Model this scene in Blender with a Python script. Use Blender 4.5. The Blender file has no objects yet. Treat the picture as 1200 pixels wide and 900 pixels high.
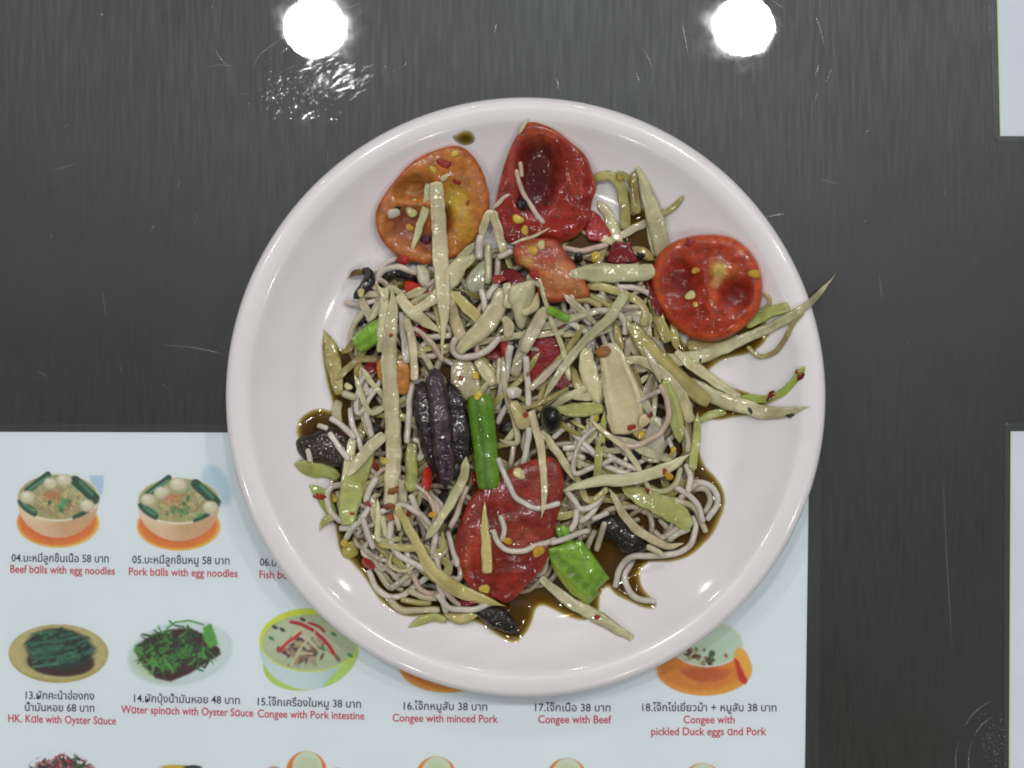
import bpy, bmesh, math, random
import numpy as np
from mathutils import Vector, noise as mnoise

random.seed(7)
RNG = np.random.default_rng(7)
SC = bpy.context.scene
COL = SC.collection

# ---------------------------------------------------------------- camera
H = 0.60                      # camera height above the table, metres
K0 = 0.3527e-3                # metres per photo pixel on the table top
cam_d = bpy.data.cameras.new('camera')
cam = bpy.data.objects.new('camera', cam_d)
COL.objects.link(cam)
cam.location = (0, 0, H)
cam_d.sensor_width = 36.0
cam_d.lens = 18.0 / (600 * K0 / H)
cam_d.clip_start = 0.01
cam_d.clip_end = 50
SC.camera = cam

# ---------------------------------------------------------------- room light
world = bpy.data.worlds.new('World')
SC.world = world
world.use_nodes = True
wn, wl = world.node_tree.nodes, world.node_tree.links
wn.clear()


def wmath(op, a, b=None, clamp=False):
    n = wn.new('ShaderNodeMath')
    n.operation = op
    n.use_clamp = clamp
    for i, v in enumerate((a, b)):
        if v is None:
            continue
        if isinstance(v, (int, float)):
            n.inputs[i].default_value = v
        else:
            wl.new(v, n.inputs[i])
    return n.outputs[0]


wout = wn.new('ShaderNodeOutputWorld')
bg = wn.new('ShaderNodeBackground')
tc = wn.new('ShaderNodeTexCoord')
sep = wn.new('ShaderNodeSeparateXYZ')
wl.new(tc.outputs['Generated'], sep.inputs[0])
zz = wmath('MAXIMUM', sep.outputs[2], 0.12)
u = wmath('DIVIDE', sep.outputs[0], zz)
v = wmath('DIVIDE', sep.outputs[1], zz)
# white ceiling: brightest beyond the table, dimmer over the photographer's side
ramp = wn.new('ShaderNodeValToRGB')
wl.new(wmath('ADD', wmath('MULTIPLY', v, 0.8), 0.45), ramp.inputs[0])
WR = ((0.0, .20), (0.22, .26), (0.34, .34), (0.45, .62), (0.56, 1.10), (0.66, 1.75), (0.80, .9), (1.0, .40))
er = ramp.color_ramp
while len(er.elements) < len(WR):
    er.elements.new(0.5)
for e, (p, b) in zip(er.elements, WR):
    e.position = p
    e.color = (b * .90, b, b * 1.03, 1)
# the photographer leaning over the near side of the table
s = wmath('ADD', wmath('MULTIPLY', u, 0.88), v)
m1 = wmath('MULTIPLY', wmath('SUBTRACT', 0.042, s), 26.0, True)
m2 = wmath('MULTIPLY', wmath('SUBTRACT', -0.10, v), 12.0, True)
m3 = wmath('MULTIPLY', wmath('SUBTRACT', 0.50, wmath('ABSOLUTE', u)), 8.0, True)
m4 = wmath('MULTIPLY', wmath('ADD', v, 0.85), 5.0, True)
dark = wmath('MULTIPLY', wmath('MULTIPLY', m1, m2), wmath('MULTIPLY', m3, m4))
up = wmath('MULTIPLY', wmath('ADD', sep.outputs[2], 0.05), 8.0, True)
side = wmath('MULTIPLY', wmath('SUBTRACT', wmath('ABSOLUTE', wmath('SUBTRACT', u, 0.10)), 0.06), 3.4, True)
fall = wmath('SUBTRACT', 1.0, wmath('MULTIPLY', side, 0.50))
mulw = wn.new('ShaderNodeMixRGB')
mulw.blend_type = 'MULTIPLY'
mulw.inputs[0].default_value = 1.0
wl.new(ramp.outputs[0], mulw.inputs[1])
wl.new(fall, mulw.inputs[2])
mixw = wn.new('ShaderNodeMixRGB')
wl.new(wmath('MULTIPLY', dark, 0.85), mixw.inputs[0])
wl.new(mulw.outputs[0], mixw.inputs[1])
mixw.inputs[2].default_value = (.02, .018, .016, 1)
mixg = wn.new('ShaderNodeMixRGB')
wl.new(up, mixg.inputs[0])
mixg.inputs[1].default_value = (.2, .19, .18, 1)
wl.new(mixw.outputs[0], mixg.inputs[2])
wl.new(mixg.outputs[0], bg.inputs[0])
bg.inputs[1].default_value = .60
wl.new(bg.outputs[0], wout.inputs[0])

# ceiling downlights: the two in front mirror in the table top, the others stand further along
LAMP_Z = 1.9


def downlight(x, y, watts, d=0.102):
    ld = bpy.data.lights.new('downlight', 'AREA')
    ld.shape = 'DISK'
    ld.size = d
    ld.energy = watts * 1.02
    ld.color = (1.0, .985, .96)
    o = bpy.data.objects.new('downlight', ld)
    o.location = (x, y, LAMP_Z)
    COL.objects.link(o)


for (x, y, w_) in ((-.341, .613, 5.4), (.400, .617, 5.8), (1.14, .62, 5.0), (-1.08, .62, 4.0), (.40, 1.9, 5.5), (-.34, 1.9, 5.5),
                   (1.3, -.6, 4.5), (-1.4, -.5, 4.0), (.5, -1.3, 4.0), (-.5, -1.3, 4.0), (1.9, 1.9, 6.0), (-1.8, 1.9, 6.0)):
    downlight(x, y, w_)

SC.view_settings.view_transform = 'Standard'
SC.view_settings.look = 'None'
SC.view_settings.exposure = 0.0
SC.view_settings.gamma = 1.0
SC.render.engine = 'CYCLES'
SC.cycles.max_bounces = 10
SC.cycles.transparent_max_bounces = 12
SC.cycles.filter_width = 1.9
SC.cycles.use_denoising = True

# ---------------------------------------------------------------- helpers


def at(px, py, z=0.0):
    k = K0 * (H - z) / H
    return ((px - 600) * k, (450 - py) * k)


def link(name, me, mat, parent=None):
    o = bpy.data.objects.new(name, me)
    COL.objects.link(o)
    if mat is not None:
        me.materials.append(mat)
    if parent is not None:
        o.parent = parent
    return o


def empty(name, loc):
    o = bpy.data.objects.new(name, None)
    o.location = loc
    o.empty_display_size = .01
    COL.objects.link(o)
    return o


def tag(o, label=None, cat=None, group=None, kind=None):
    if label:
        o['label'] = label
    if cat:
        o['category'] = cat
    if group:
        o['group'] = group
    if kind:
        o['kind'] = kind
    return o


def mesh(name, verts, faces, cols=None, smooth=True, attrs=None):
    me = bpy.data.meshes.new(name)
    me.from_pydata([tuple(map(float, q)) for q in verts], [], faces)
    if smooth:
        me.polygons.foreach_set('use_smooth', [True] * len(me.polygons))
    if cols is not None:
        a = me.color_attributes.new('Col', 'FLOAT_COLOR', 'POINT')
        c = np.ones((len(verts), 4), dtype=np.float32)
        c[:, :3] = np.asarray(cols)[:, :3]
        a.data.foreach_set('color', c.ravel())
    if attrs:
        for nm, vals in attrs.items():
            a = me.attributes.new(nm, 'FLOAT', 'POINT')
            a.data.foreach_set('value', np.asarray(vals, dtype=np.float32))
    me.update()
    return me


class NT:
    """small node-tree writer"""

    def __init__(self, name):
        self.m = bpy.data.materials.new(name)
        self.m.use_nodes = True
        self.t = self.m.node_tree
        self.t.nodes.clear()
        self.out = self.n('ShaderNodeOutputMaterial')

    def n(self, typ, **kw):
        n = self.t.nodes.new(typ)
        for k_, v_ in kw.items():
            setattr(n, k_, v_)
        return n

    def set(self, node, **kw):
        for k_, v_ in kw.items():
            i = node.inputs[k_.replace('_', ' ')]
            if hasattr(v_, 'is_output'):
                self.t.links.new(v_, i)
            else:
                i.default_value = v_
        return node

    def l(self, a, b):
        self.t.links.new(a, b)

    def noise(self, vec, scale, detail=3, rough=.55, mapping=None):
        if mapping:
            mp = self.n('ShaderNodeMapping')
            mp.inputs['Scale'].default_value = mapping
            self.l(vec, mp.inputs['Vector'])
            vec = mp.outputs[0]
        nz = self.n('ShaderNodeTexNoise')
        self.l(vec, nz.inputs['Vector'])
        nz.inputs['Scale'].default_value = scale
        nz.inputs['Detail'].default_value = detail
        nz.inputs['Roughness'].default_value = rough
        return nz.outputs['Fac']

    def ramp(self, fac, stops):
        r = self.n('ShaderNodeValToRGB')
        self.l(fac, r.inputs[0])
        while len(r.color_ramp.elements) < len(stops):
            r.color_ramp.elements.new(.5)
        for e_, (p_, c_) in zip(r.color_ramp.elements, stops):
            e_.position = p_
            e_.color = (c_, c_, c_, 1) if isinstance(c_, (int, float)) else (*c_, 1)
        return r.outputs[0]

    def mix(self, fac, a, b, blend='MIX'):
        n = self.n('ShaderNodeMixRGB', blend_type=blend)
        for i, v_ in enumerate((fac, a, b)):
            if hasattr(v_, 'is_output'):
                self.l(v_, n.inputs[i])
            elif isinstance(v_, (int, float)):
                n.inputs[i].default_value = v_
            else:
                n.inputs[i].default_value = (*v_, 1)
        return n.outputs[0]

    def math(self, op, a, b=0.0, clamp=False):
        n = self.n('ShaderNodeMath', operation=op, use_clamp=clamp)
        for i, v_ in enumerate((a, b)):
            if hasattr(v_, 'is_output'):
                self.l(v_, n.inputs[i])
            else:
                n.inputs[i].default_value = v_
        return n.outputs[0]

    def bump(self, height, strength, dist):
        b = self.n('ShaderNodeBump')
        b.inputs['Strength'].default_value = strength
        b.inputs['Distance'].default_value = dist
        self.l(height, b.inputs['Height'])
        return b.outputs[0]

    def done(self, shader):
        self.l(shader, self.out.inputs['Surface'])
        return self.m


def food_material(name, sss=0.25, rough=.45, coat=.8, coat_rough=.04, grain=420, bump=.25, mottling=.25, fine=900, finew=.3, spec=.25):
    """wet food: colour from the piece, a thin film of dressing that glints on the small bumps"""
    t = NT(name)
    at_ = t.n('ShaderNodeAttribute', attribute_name='Col')
    gc = t.n('ShaderNodeNewGeometry').outputs['Position']
    n1 = t.noise(gc, 330, 4)
    n2 = t.noise(gc, grain, 1, .4)
    n3 = t.noise(gc, fine, 1, .4)
    var = t.ramp(n1, ((.3, 1 - mottling), (.7, 1 + mottling * .3)))
    colr = t.mix(1.0, at_.outputs['Color'], var, 'MULTIPLY')
    p = t.n('ShaderNodeBsdfPrincipled')
    hsum = t.math('ADD', n2, t.math('MULTIPLY', n3, finew))
    t.set(p, Base_Color=colr, Roughness=rough, Subsurface_Weight=sss, Subsurface_Scale=.0009, Coat_Weight=coat, Coat_Roughness=coat_rough)
    p.inputs['Subsurface Radius'].default_value = (1.0, .7, .4)
    p.inputs['Specular IOR Level'].default_value = spec
    p.inputs['Coat IOR'].default_value = 1.42
    b = t.bump(hsum, bump, .0010)
    t.l(b, p.inputs['Normal'])
    t.l(b, p.inputs['Coat Normal'])
    return t.done(p.outputs[0])


M = {}
M['papaya'] = food_material('papaya_flesh', sss=.30, coat=.9, coat_rough=.09, grain=330, bump=.22, mottling=.14, finew=.25)
M['noodle'] = food_material('rice_noodle', sss=.45, coat=.8, coat_rough=.10, grain=260, bump=.14, mottling=.10, finew=.15)
M['tomato'] = food_material('tomato_flesh', sss=0, coat=.9, coat_rough=.05, grain=300, bump=.34, mottling=.42, fine=1000, finew=.5, spec=.12)
M['bean'] = food_material('green_bean', sss=.06, coat=1.0, coat_rough=.07, grain=380, bump=.16, mottling=.28, finew=.4)
M['crab'] = food_material('crab_shell', sss=0, coat=1.0, coat_rough=.07, grain=300, bump=.34, mottling=.7, fine=900, finew=.7, spec=.1)
M['chili'] = food_material('chili_flesh', sss=.03, coat=1.0, coat_rough=.06, grain=420, bump=.45, mottling=.4)
M['garlic'] = food_material('garlic_flesh', sss=.3, coat=.7, coat_rough=.1, grain=380, bump=.25, mottling=.14)
M['seed'] = food_material('chili_seed', sss=.1, coat=1.0, coat_rough=.07, grain=500, bump=.25, mottling=.2)

# plate: white melamine
t = NT('white_melamine')
gp = t.n('ShaderNodeNewGeometry').outputs['Position']
nz = t.noise(gp, 60, 4)
p = t.n('ShaderNodeBsdfPrincipled')
t.set(p, Base_Color=t.ramp(nz, ((.3, (.725, .680, .690)), (.7, (.755, .718, .724)))), Roughness=.34,
      Coat_Weight=.32, Coat_Roughness=.08)
nb = t.noise(gp, 120, 2)
t.l(t.bump(nb, .05, .0006), p.inputs['Normal'])
M['plate'] = t.done(p.outputs[0])

# table: dark stained wood under worn varnish
t = NT('dark_stained_wood')
gp = t.n('ShaderNodeNewGeometry').outputs['Position']
g1 = t.noise(gp, 1.0, 5, .62, mapping=(620, 42, 1))
g2 = t.noise(gp, 1.0, 3, .6, mapping=(1500, 110, 1))
g3 = t.noise(gp, 11, 5, .6)
g5 = t.noise(gp, 30, 5, .65)
base = t.mix(t.ramp(g1, ((.36, 0.0), (.64, 1.0))), (.0060, .0058, .0049), (.0145, .0142, .0122))
base = t.mix(t.ramp(g2, ((.52, 0.0), (.70, .85))), base, (.0034, .0032, .0027))
base = t.mix(t.ramp(g3, ((.40, 0.0), (.68, .55))), base, (.0150, .0162, .0150))
base = t.mix(t.ramp(g5, ((.52, 0.0), (.70, .45))), base, (.0065, .006, .0052))
p = t.n('ShaderNodeBsdfPrincipled')
smud = t.noise(gp, 16, 6, .66)
streak = t.noise(gp, 1.0, 4, .6, mapping=(420, 36, 1))
cr = t.math('ADD', t.ramp(smud, ((.46, .004), (.76, .09))), t.ramp(streak, ((.66, 0.0), (.88, .03))))
t.set(p, Base_Color=base, Roughness=t.ramp(g1, ((.3, .36), (.7, .52))), Coat_Weight=t.ramp(t.noise(gp, 9, 5, .6), ((.36, .50), (.66, 1.0))), Coat_Roughness=cr)
p.inputs['Specular IOR Level'].default_value = .45
hb = t.math('ADD', t.math('MULTIPLY', g1, .7), t.math('MULTIPLY', g2, .6))
t.l(t.bump(hb, .16, .0004), p.inputs['Normal'])
wav = t.noise(gp, 1.0, 2, .5, mapping=(260, 60, 1))
t.l(t.bump(wav, .012, .0002), p.inputs['Coat Normal'])
M['table'] = t.done(p.outputs[0])

# paper and printing ink
t = NT('menu_paper')
gp = t.n('ShaderNodeNewGeometry').outputs['Position']
p = t.n('ShaderNodeBsdfPrincipled')
t.set(p, Base_Color=t.ramp(t.noise(gp, 25, 3), ((.3, (.735, .81, .85)), (.7, (.765, .84, .875)))), Roughness=.7)
M['paper'] = t.done(p.outputs[0])
t = NT('card_paper')
p = t.n('ShaderNodeBsdfPrincipled')
gp = t.n('ShaderNodeNewGeometry').outputs['Position']
t.set(p, Base_Color=t.ramp(t.noise(gp, 25, 3), ((.3, (.67, .71, .80)), (.7, (.71, .75, .83)))), Roughness=.7)
M['paper2'] = t.done(p.outputs[0])


def ink(name, c):
    q = NT(name)
    s_ = q.n('ShaderNodeBsdfPrincipled')
    gq = q.n('ShaderNodeNewGeometry').outputs['Position']
    q.set(s_, Base_Color=q.mix(q.noise(gq, 2500, 2), c, tuple(x * 1.25 + .015 for x in c)), Roughness=.6)
    return q.done(s_.outputs[0])


M['ink_black'] = ink('black_ink', (.018, .02, .04))
M['ink_red'] = ink('red_ink', (.50, .018, .055))
M['ink_green'] = ink('green_ink', (.55, .68, .30))
t = NT('printed_picture')
a_ = t.n('ShaderNodeAttribute', attribute_name='Col')
p = t.n('ShaderNodeBsdfPrincipled')
t.set(p, Base_Color=a_.outputs['Color'], Roughness=.6)
M['print'] = t.done(p.outputs[0])


def clear_material(name, tint, milky, rough=.06, bump=0.0, bscale=40, refl=1.0):
    q = NT(name)
    gq = q.n('ShaderNodeNewGeometry').outputs['Position']
    tr = q.n('ShaderNodeBsdfTransparent')
    tr.inputs[0].default_value = (*tint, 1)
    df = q.n('ShaderNodeBsdfDiffuse')
    df.inputs[0].default_value = (.7, .72, .74, 1)
    gl = q.n('ShaderNodeBsdfGlossy')
    gl.inputs['Roughness'].default_value = rough
    fr = q.n('ShaderNodeFresnel')
    fr.inputs[0].default_value = 1.5
    m1_ = q.n('ShaderNodeMixShader')
    m1_.inputs[0].default_value = milky
    q.l(tr.outputs[0], m1_.inputs[1])
    q.l(df.outputs[0], m1_.inputs[2])
    m2_ = q.n('ShaderNodeMixShader')
    q.l(q.math('MULTIPLY', fr.outputs[0], refl), m2_.inputs[0])
    q.l(m1_.outputs[0], m2_.inputs[1])
    q.l(gl.outputs[0], m2_.inputs[2])
    if bump:
        bb = q.bump(q.noise(gq, bscale, 3), bump, .0006)
        q.l(bb, gl.inputs['Normal'])
        q.l(bb, fr.inputs['Normal'])
    return q.done(m2_.outputs[0])


M['film'] = clear_material('laminate_film', (.98, .98, .98), .022, .10, .25, 30, .55)
M['residue'] = clear_material('dried_residue', (.95, .95, .95), .10, .15)
M['water'] = clear_material('clear_water', (.97, .97, .97), .03, .05)

# sauce: thin brown liquid, darker where it is deeper
t = NT('brown_fish_sauce')
dep = t.n('ShaderNodeAttribute', attribute_name='depth').outputs['Fac']
crgb = []
for kabs in (800., 1150., 2900.):
    crgb.append(t.math('POWER', 2.71828, t.math('MULTIPLY', dep, -kabs)))
cc = t.n('ShaderNodeCombineColor')
for i in range(3):
    t.l(crgb[i], cc.inputs[i])
tr = t.n('ShaderNodeBsdfTransparent')
t.l(cc.outputs[0], tr.inputs[0])
df = t.n('ShaderNodeBsdfDiffuse')
df.inputs[0].default_value = (.035, .020, .005, 1)
ms = t.n('ShaderNodeMixShader')
t.l(t.math('MINIMUM', t.math('MULTIPLY', dep, 260.0), .30), ms.inputs[0])
t.l(tr.outputs[0], ms.inputs[1])
t.l(df.outputs[0], ms.inputs[2])
gl = t.n('ShaderNodeBsdfGlossy')
gl.inputs['Roughness'].default_value = .05
fr = t.n('ShaderNodeFresnel')
fr.inputs[0].default_value = 1.38
m2_ = t.n('ShaderNodeMixShader')
t.l(fr.outputs[0], m2_.inputs[0])
t.l(ms.outputs[0], m2_.inputs[1])
t.l(gl.outputs[0], m2_.inputs[2])
M['sauce'] = t.done(m2_.outputs[0])

# ---------------------------------------------------------------- table top
tb = bmesh.new()
bmesh.ops.create_grid(tb, x_segments=1, y_segments=1, size=.5)
me = bpy.data.meshes.new('tabletop')
bmesh.ops.translate(tb, verts=tb.verts, vec=(0, 0, 0))
r_ = bmesh.ops.extrude_face_region(tb, geom=tb.faces[:])
bmesh.ops.translate(tb, verts=[g for g in r_['geom'] if isinstance(g, bmesh.types.BMVert)], vec=(0, 0, -.03))
bmesh.ops.recalc_face_normals(tb, faces=tb.faces)
tb.to_mesh(me)
tb.free()
tag(link('tabletop', me, M['table']), 'dark stained wooden table top with worn glossy varnish', 'table', kind='structure')

# ---------------------------------------------------------------- printed menu cards
PAPER_Z, INK_Z, FILM_Z = .0004, .00046, .0009


def rounded_sheet(name, x0, y0, x1, y1, z, r, mat, parent, skew=(0, 0), zbot=0.0, x0b=None, x1b=None):
    """sheet between photo-pixel corners; x0b / x1b let the side lines lean"""
    x0b = x0 if x0b is None else x0b
    x1b = x1 if x1b is None else x1b
    cs = [(x0, y0 + skew[0]), (x1, y0 + skew[1]), (x1b, y1), (x0b, y1)]
    pts = []
    for i in range(4):
        p0, p1, p2 = Vector(cs[i - 1]), Vector(cs[i]), Vector(cs[(i + 1) % 4])
        a = p1 + (p0 - p1).normalized() * r
        b = p1 + (p2 - p1).normalized() * r
        for k in range(7 if r > 0 else 1):
            f = k / 6
            pts.append((1 - f) ** 2 * a + 2 * f * (1 - f) * p1 + f * f * b if r > 0 else p1)
    n = len(pts)
    vs = [(*at(q[0], q[1], z), z) for q in pts] + [(*at(q[0], q[1], z), zbot) for q in pts]
    fs = [tuple(range(n))[::-1]] + [(i, (i + 1) % n, n + (i + 1) % n, n + i) for i in range(n)]
    return link(name, mesh(name, vs, fs, smooth=False), mat, parent)


class Paint:
    """flat print drawn on a small grid of cells in photo pixels"""
    CELL = .75
    PAPER = np.array((.75, .825, .862))

    def __init__(self, x0, y0, x1, y1):
        self.x = np.arange(x0, x1, self.CELL)
        self.y = np.arange(y0, y1, self.CELL)
        self.X, self.Y = np.meshgrid(self.x, self.y)
        self.c = np.tile(self.PAPER, self.X.shape + (1,)).astype(float)
        self.a = np.zeros(self.X.shape)

    def put(self, m, col, clip=None):
        if clip is not None:
            m = m * clip
        col = np.asarray(col, dtype=float)
        self.c += (col - self.c) * m[..., None]
        self.a = np.maximum(self.a, m)

    def ellm(self, cx, cy, rx, ry, rot=0.0, soft=1.0):
        c_, s_ = math.cos(rot), math.sin(rot)
        dx, dy = self.X - cx, self.Y - cy
        d = np.sqrt(((dx * c_ + dy * s_) / rx) ** 2 + ((-dx * s_ + dy * c_) / ry) ** 2)
        return np.clip((1 - d) * min(rx, ry) / soft + .5, 0, 1)

    def ell(self, cx, cy, rx, ry, col, rot=0.0, soft=1.0, clip=None):
        self.put(self.ellm(cx, cy, rx, ry, rot, soft), col, clip)

    def linem(self, pts, w):
        m = np.zeros(self.X.shape)
        for (ax, ay), (bx, by) in zip(pts[:-1], pts[1:]):
            dx, dy = bx - ax, by - ay
            L = dx * dx + dy * dy + 1e-9
            f = np.clip(((self.X - ax) * dx + (self.Y - ay) * dy) / L, 0, 1)
            d = np.hypot(self.X - ax - f * dx, self.Y - ay - f * dy)
            m = np.maximum(m, np.clip(w / 2 - d + .5, 0, 1))
        return m

    def line(self, pts, w, col, clip=None):
        self.put(self.linem(pts, w), col, clip)

    def poly(self, pts, col, clip=None):
        ins = np.zeros(self.X.shape, bool)
        n = len(pts)
        for i in range(n):
            (xa, ya), (xb, yb) = pts[i], pts[(i + 1) % n]
            if ya == yb:
                continue
            c_ = ((ya > self.Y) != (yb > self.Y)) & (self.X < (xb - xa) * (self.Y - ya) / (yb - ya) + xa)
            ins ^= c_
        m = blur2(ins.astype(float), 1)
        self.put(m, col, clip)

    def strands(self, cx, cy, rx, ry, n, cols, w=1.3, L=16, clip=None, curl=.5):
        for _ in range(n):
            a_ = RNG.uniform(0, 6.28)
            q = RNG.uniform(0, 1) ** .5
            x, y = cx + rx * q * math.cos(a_), cy + ry * q * math.sin(a_)
            d = RNG.uniform(0, 6.28)
            pts = [(x, y)]
            for _k in range(4):
                d += RNG.normal(0, curl)
                x += math.cos(d) * L / 4
                y += math.sin(d) * L / 4
                pts.append((x, y))
            col = np.array(cols[RNG.integers(len(cols))]) * RNG.uniform(.75, 1.2)
            self.line(pts, w * RNG.uniform(.7, 1.3), col, clip)

    def speckle(self, amt):
        keep_ = self.c.copy()
        self.c *= (1 + RNG.normal(0, amt, self.X.shape))[..., None]
        for n_, k_ in ((2, 2.6), (7, 5.0)):
            q = blur2(RNG.normal(0, 1, self.X.shape), n_)
            self.c *= np.clip(1 + q * amt * k_ * .8, .4, 1.7)[..., None]
        for ch in range(3):
            self.c[..., ch] *= np.clip(1 + blur2(RNG.normal(0, 1, self.X.shape), 4) * amt * 2.0, .6, 1.5)
            self.c[..., ch] = blur2(self.c[..., ch], 1)
        lum = np.clip(keep_.mean(2) * 1.5, 0, .85)[..., None]
        self.c = self.c * (1 - lum) + keep_ * lum

    def build(self, parent, label=None):
        keep = self.a > .03
        idx = -np.ones(self.X.shape, int)
        idx[keep] = np.arange(keep.sum())
        k = K0 * (H - INK_Z) / H
        vs = np.stack([(self.X[keep] - 600) * k, (450 - self.Y[keep]) * k, np.full(keep.sum(), INK_Z)], 1)
        A, B, C_, D = idx[:-1, :-1], idx[:-1, 1:], idx[1:, 1:], idx[1:, :-1]
        ok = (A >= 0) & (B >= 0) & (C_ >= 0) & (D >= 0)
        fs = np.stack([A[ok], D[ok], C_[ok], B[ok]], 1).tolist()
        o = link('dish_picture', mesh('dish_picture', vs, fs, np.clip(self.c[keep], 0, 1), smooth=False), M['print'], parent)
        if label:
            o['label'] = label
        return o


def blur2(a, n=1):
    for _ in range(n):
        a = (np.roll(a, 1, 0) + a + np.roll(a, -1, 0)) / 3
        a = (np.roll(a, 1, 1) + a + np.roll(a, -1, 1)) / 3
    return a


def caption(text, x0, x1, base_y, parent, mat, name, digit_h, tilt=0.0):
    cu = bpy.data.curves.new('t', 'FONT')
    cu.body = text.replace('a', '\u0251') if name == 'english_caption' else text
    cu.offset = .013 if name == 'english_caption' else .012
    cu.resolution_u = 3
    ob = bpy.data.objects.new('t', cu)
    COL.objects.link(ob)
    dg = bpy.context.evaluated_depsgraph_get()
    m_ = bpy.data.meshes.new_from_object(ob.evaluated_get(dg))
    bpy.data.objects.remove(ob)
    n = len(m_.vertices)
    co = np.empty(n * 3, dtype=np.float32)
    m_.vertices.foreach_get('co', co)
    co = co.reshape(-1, 3)
    lo, hi = co[:, 0].min(), co[:, 0].max()
    capu = .73
    fx = (co[:, 0] - lo) / (hi - lo) * (x1 - x0)
    px = x0 + fx
    py = base_y + tilt * fx - co[:, 1] / capu * digit_h
    k = K0 * (H - INK_Z) / H
    co[:, 0] = (px - 600) * k
    co[:, 1] = (450 - py) * k
    co[:, 2] = INK_Z + .00005
    m_.vertices.foreach_set('co', co.ravel())
    m_.materials.clear()
    m_.update()
    m_.name = name
    return link(name, m_, mat, parent)


# --- the big menu under the plate
menu = tag(empty('menu_card', (*at(430, 720), 0)), 'laminated menu sheet with dish pictures under the white plate', 'menu')
rounded_sheet('laminate_film', -60, 496, 964, 1000, FILM_Z, 12, M['film'], None, (-1, 3), 0.0, -60, 960)
fo = bpy.data.objects['laminate_film']
rounded_sheet('paper_sheet', -50, 506, 948.5, 985, PAPER_Z, 0, M['paper'], None, (0, 3), 0.0001, -50, 942)
po = bpy.data.objects['paper_sheet']


def adopt(o, root):
    o.parent = root
    o.matrix_parent_inverse = root.matrix_world.inverted() if False else o.matrix_parent_inverse
    o.location = Vector(o.location) - Vector(root.location)


adopt(fo, menu)
adopt(po, menu)

CAPS = [
    ('04.\u0e1a\u0e30\u0e2b\u0e21\u0e35\u0e48\u0e25\u0e39\u0e01\u0e0a\u0e34\u0e49\u0e19\u0e40\u0e19\u0e37\u0e49\u0e2d 58 \u0e1a\u0e32\u0e17', 13.5, 127.5, 658, 't', .01),
    ('Beef balls with egg noodles', 12, 134.7, 671, 'e', .02),
    ('05.\u0e1a\u0e30\u0e2b\u0e21\u0e35\u0e48\u0e25\u0e39\u0e01\u0e0a\u0e34\u0e49\u0e19\u0e2b\u0e21\u0e39 58 \u0e1a\u0e32\u0e17', 155, 269, 660, 't', .012),
    ('Pork balls with egg noodles', 151, 278.4, 674, 'e', .018),
    ('06.\u0e1a\u0e30\u0e2b\u0e21\u0e35\u0e48\u0e25\u0e39\u0e01\u0e0a\u0e34\u0e49\u0e19\u0e1b\u0e25\u0e32 58 \u0e1a\u0e32\u0e17', 304.5, 418, 663, 't', .015),
    ('Fish balls with egg noodles', 304, 430, 677.5, 'e', .02),
    ('13.\u0e1c\u0e31\u0e01\u0e04\u0e30\u0e19\u0e49\u0e32\u0e2e\u0e48\u0e2d\u0e07\u0e01\u0e07', 30, 110.3, 819, 't', .012),
    ('\u0e19\u0e49\u0e33\u0e21\u0e31\u0e19\u0e2b\u0e2d\u0e22 68 \u0e1a\u0e32\u0e17', 29.3, 110.7, 833, 't', .015),
    ('HK. Kale with Oyster Sauce', 9.6, 136, 846, 'e', .025),
    ('14.\u0e1c\u0e31\u0e01\u0e1a\u0e38\u0e49\u0e07\u0e19\u0e49\u0e33\u0e21\u0e31\u0e19\u0e2b\u0e2d\u0e22 48 \u0e1a\u0e32\u0e17', 157, 281, 822.5, 't', .02),
    ('Water spinach with Oyster Sauce', 142, 296.8, 835.5, 'e', .028),
    ('15.\u0e42\u0e08\u0e4a\u0e01\u0e40\u0e04\u0e23\u0e37\u0e48\u0e2d\u0e07\u0e43\u0e19\u0e2b\u0e21\u0e39 38 \u0e1a\u0e32\u0e17', 302, 423, 826.5, 't', .025),
    ('Congee with Pork intestine', 302, 427, 840.5, 'e', .022),
    ('16.\u0e42\u0e08\u0e4a\u0e01\u0e2b\u0e21\u0e39\u0e2a\u0e31\u0e1a 38 \u0e1a\u0e32\u0e17', 473, 571, 831.5, 't', .012),
    ('Congee with minced Pork', 460, 583.7, 845.5, 'e', .012),
    ('17.\u0e42\u0e08\u0e4a\u0e01\u0e40\u0e19\u0e37\u0e49\u0e2d 38 \u0e1a\u0e32\u0e17', 627, 715.5, 833.3, 't', .004),
    ('Congee with Beef', 630.7, 716.5, 847.3, 'e', .003),
    ('18.\u0e42\u0e08\u0e4a\u0e01\u0e44\u0e02\u0e48\u0e40\u0e22\u0e35\u0e48\u0e22\u0e27\u0e21\u0e49\u0e32 + \u0e2b\u0e21\u0e39\u0e2a\u0e31\u0e1a 38 \u0e1a\u0e32\u0e17', 752.6, 910, 833.3, 't', .002),
    ('Congee with', 801, 861, 847.6, 'e', 0),
    ('pickled Duck eggs and Pork', 763, 898, 861.5, 'e', 0),
]
for (tx, xa, xb, by, kd, tl) in CAPS:
    o = caption(tx, xa, xb, by, None, M['ink_black'] if kd == 't' else M['ink_red'],
                'thai_caption' if kd == 't' else 'english_caption', 9.3 if kd == 't' else 9.6, tl)
    o.parent = menu
    o.location = -Vector(menu.location)

OR1, OR2, CRM = (.72, .20, .03), (.62, .09, .03), (.72, .50, .32)
BALL, BOKD, BOK, CORI = (.66, .60, .42), (.015, .07, .035), (.03, .20, .08), (.05, .28, .09)
NOOD = ((.55, .42, .18), (.42, .30, .13), (.62, .50, .25), (.35, .24, .10))


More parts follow.
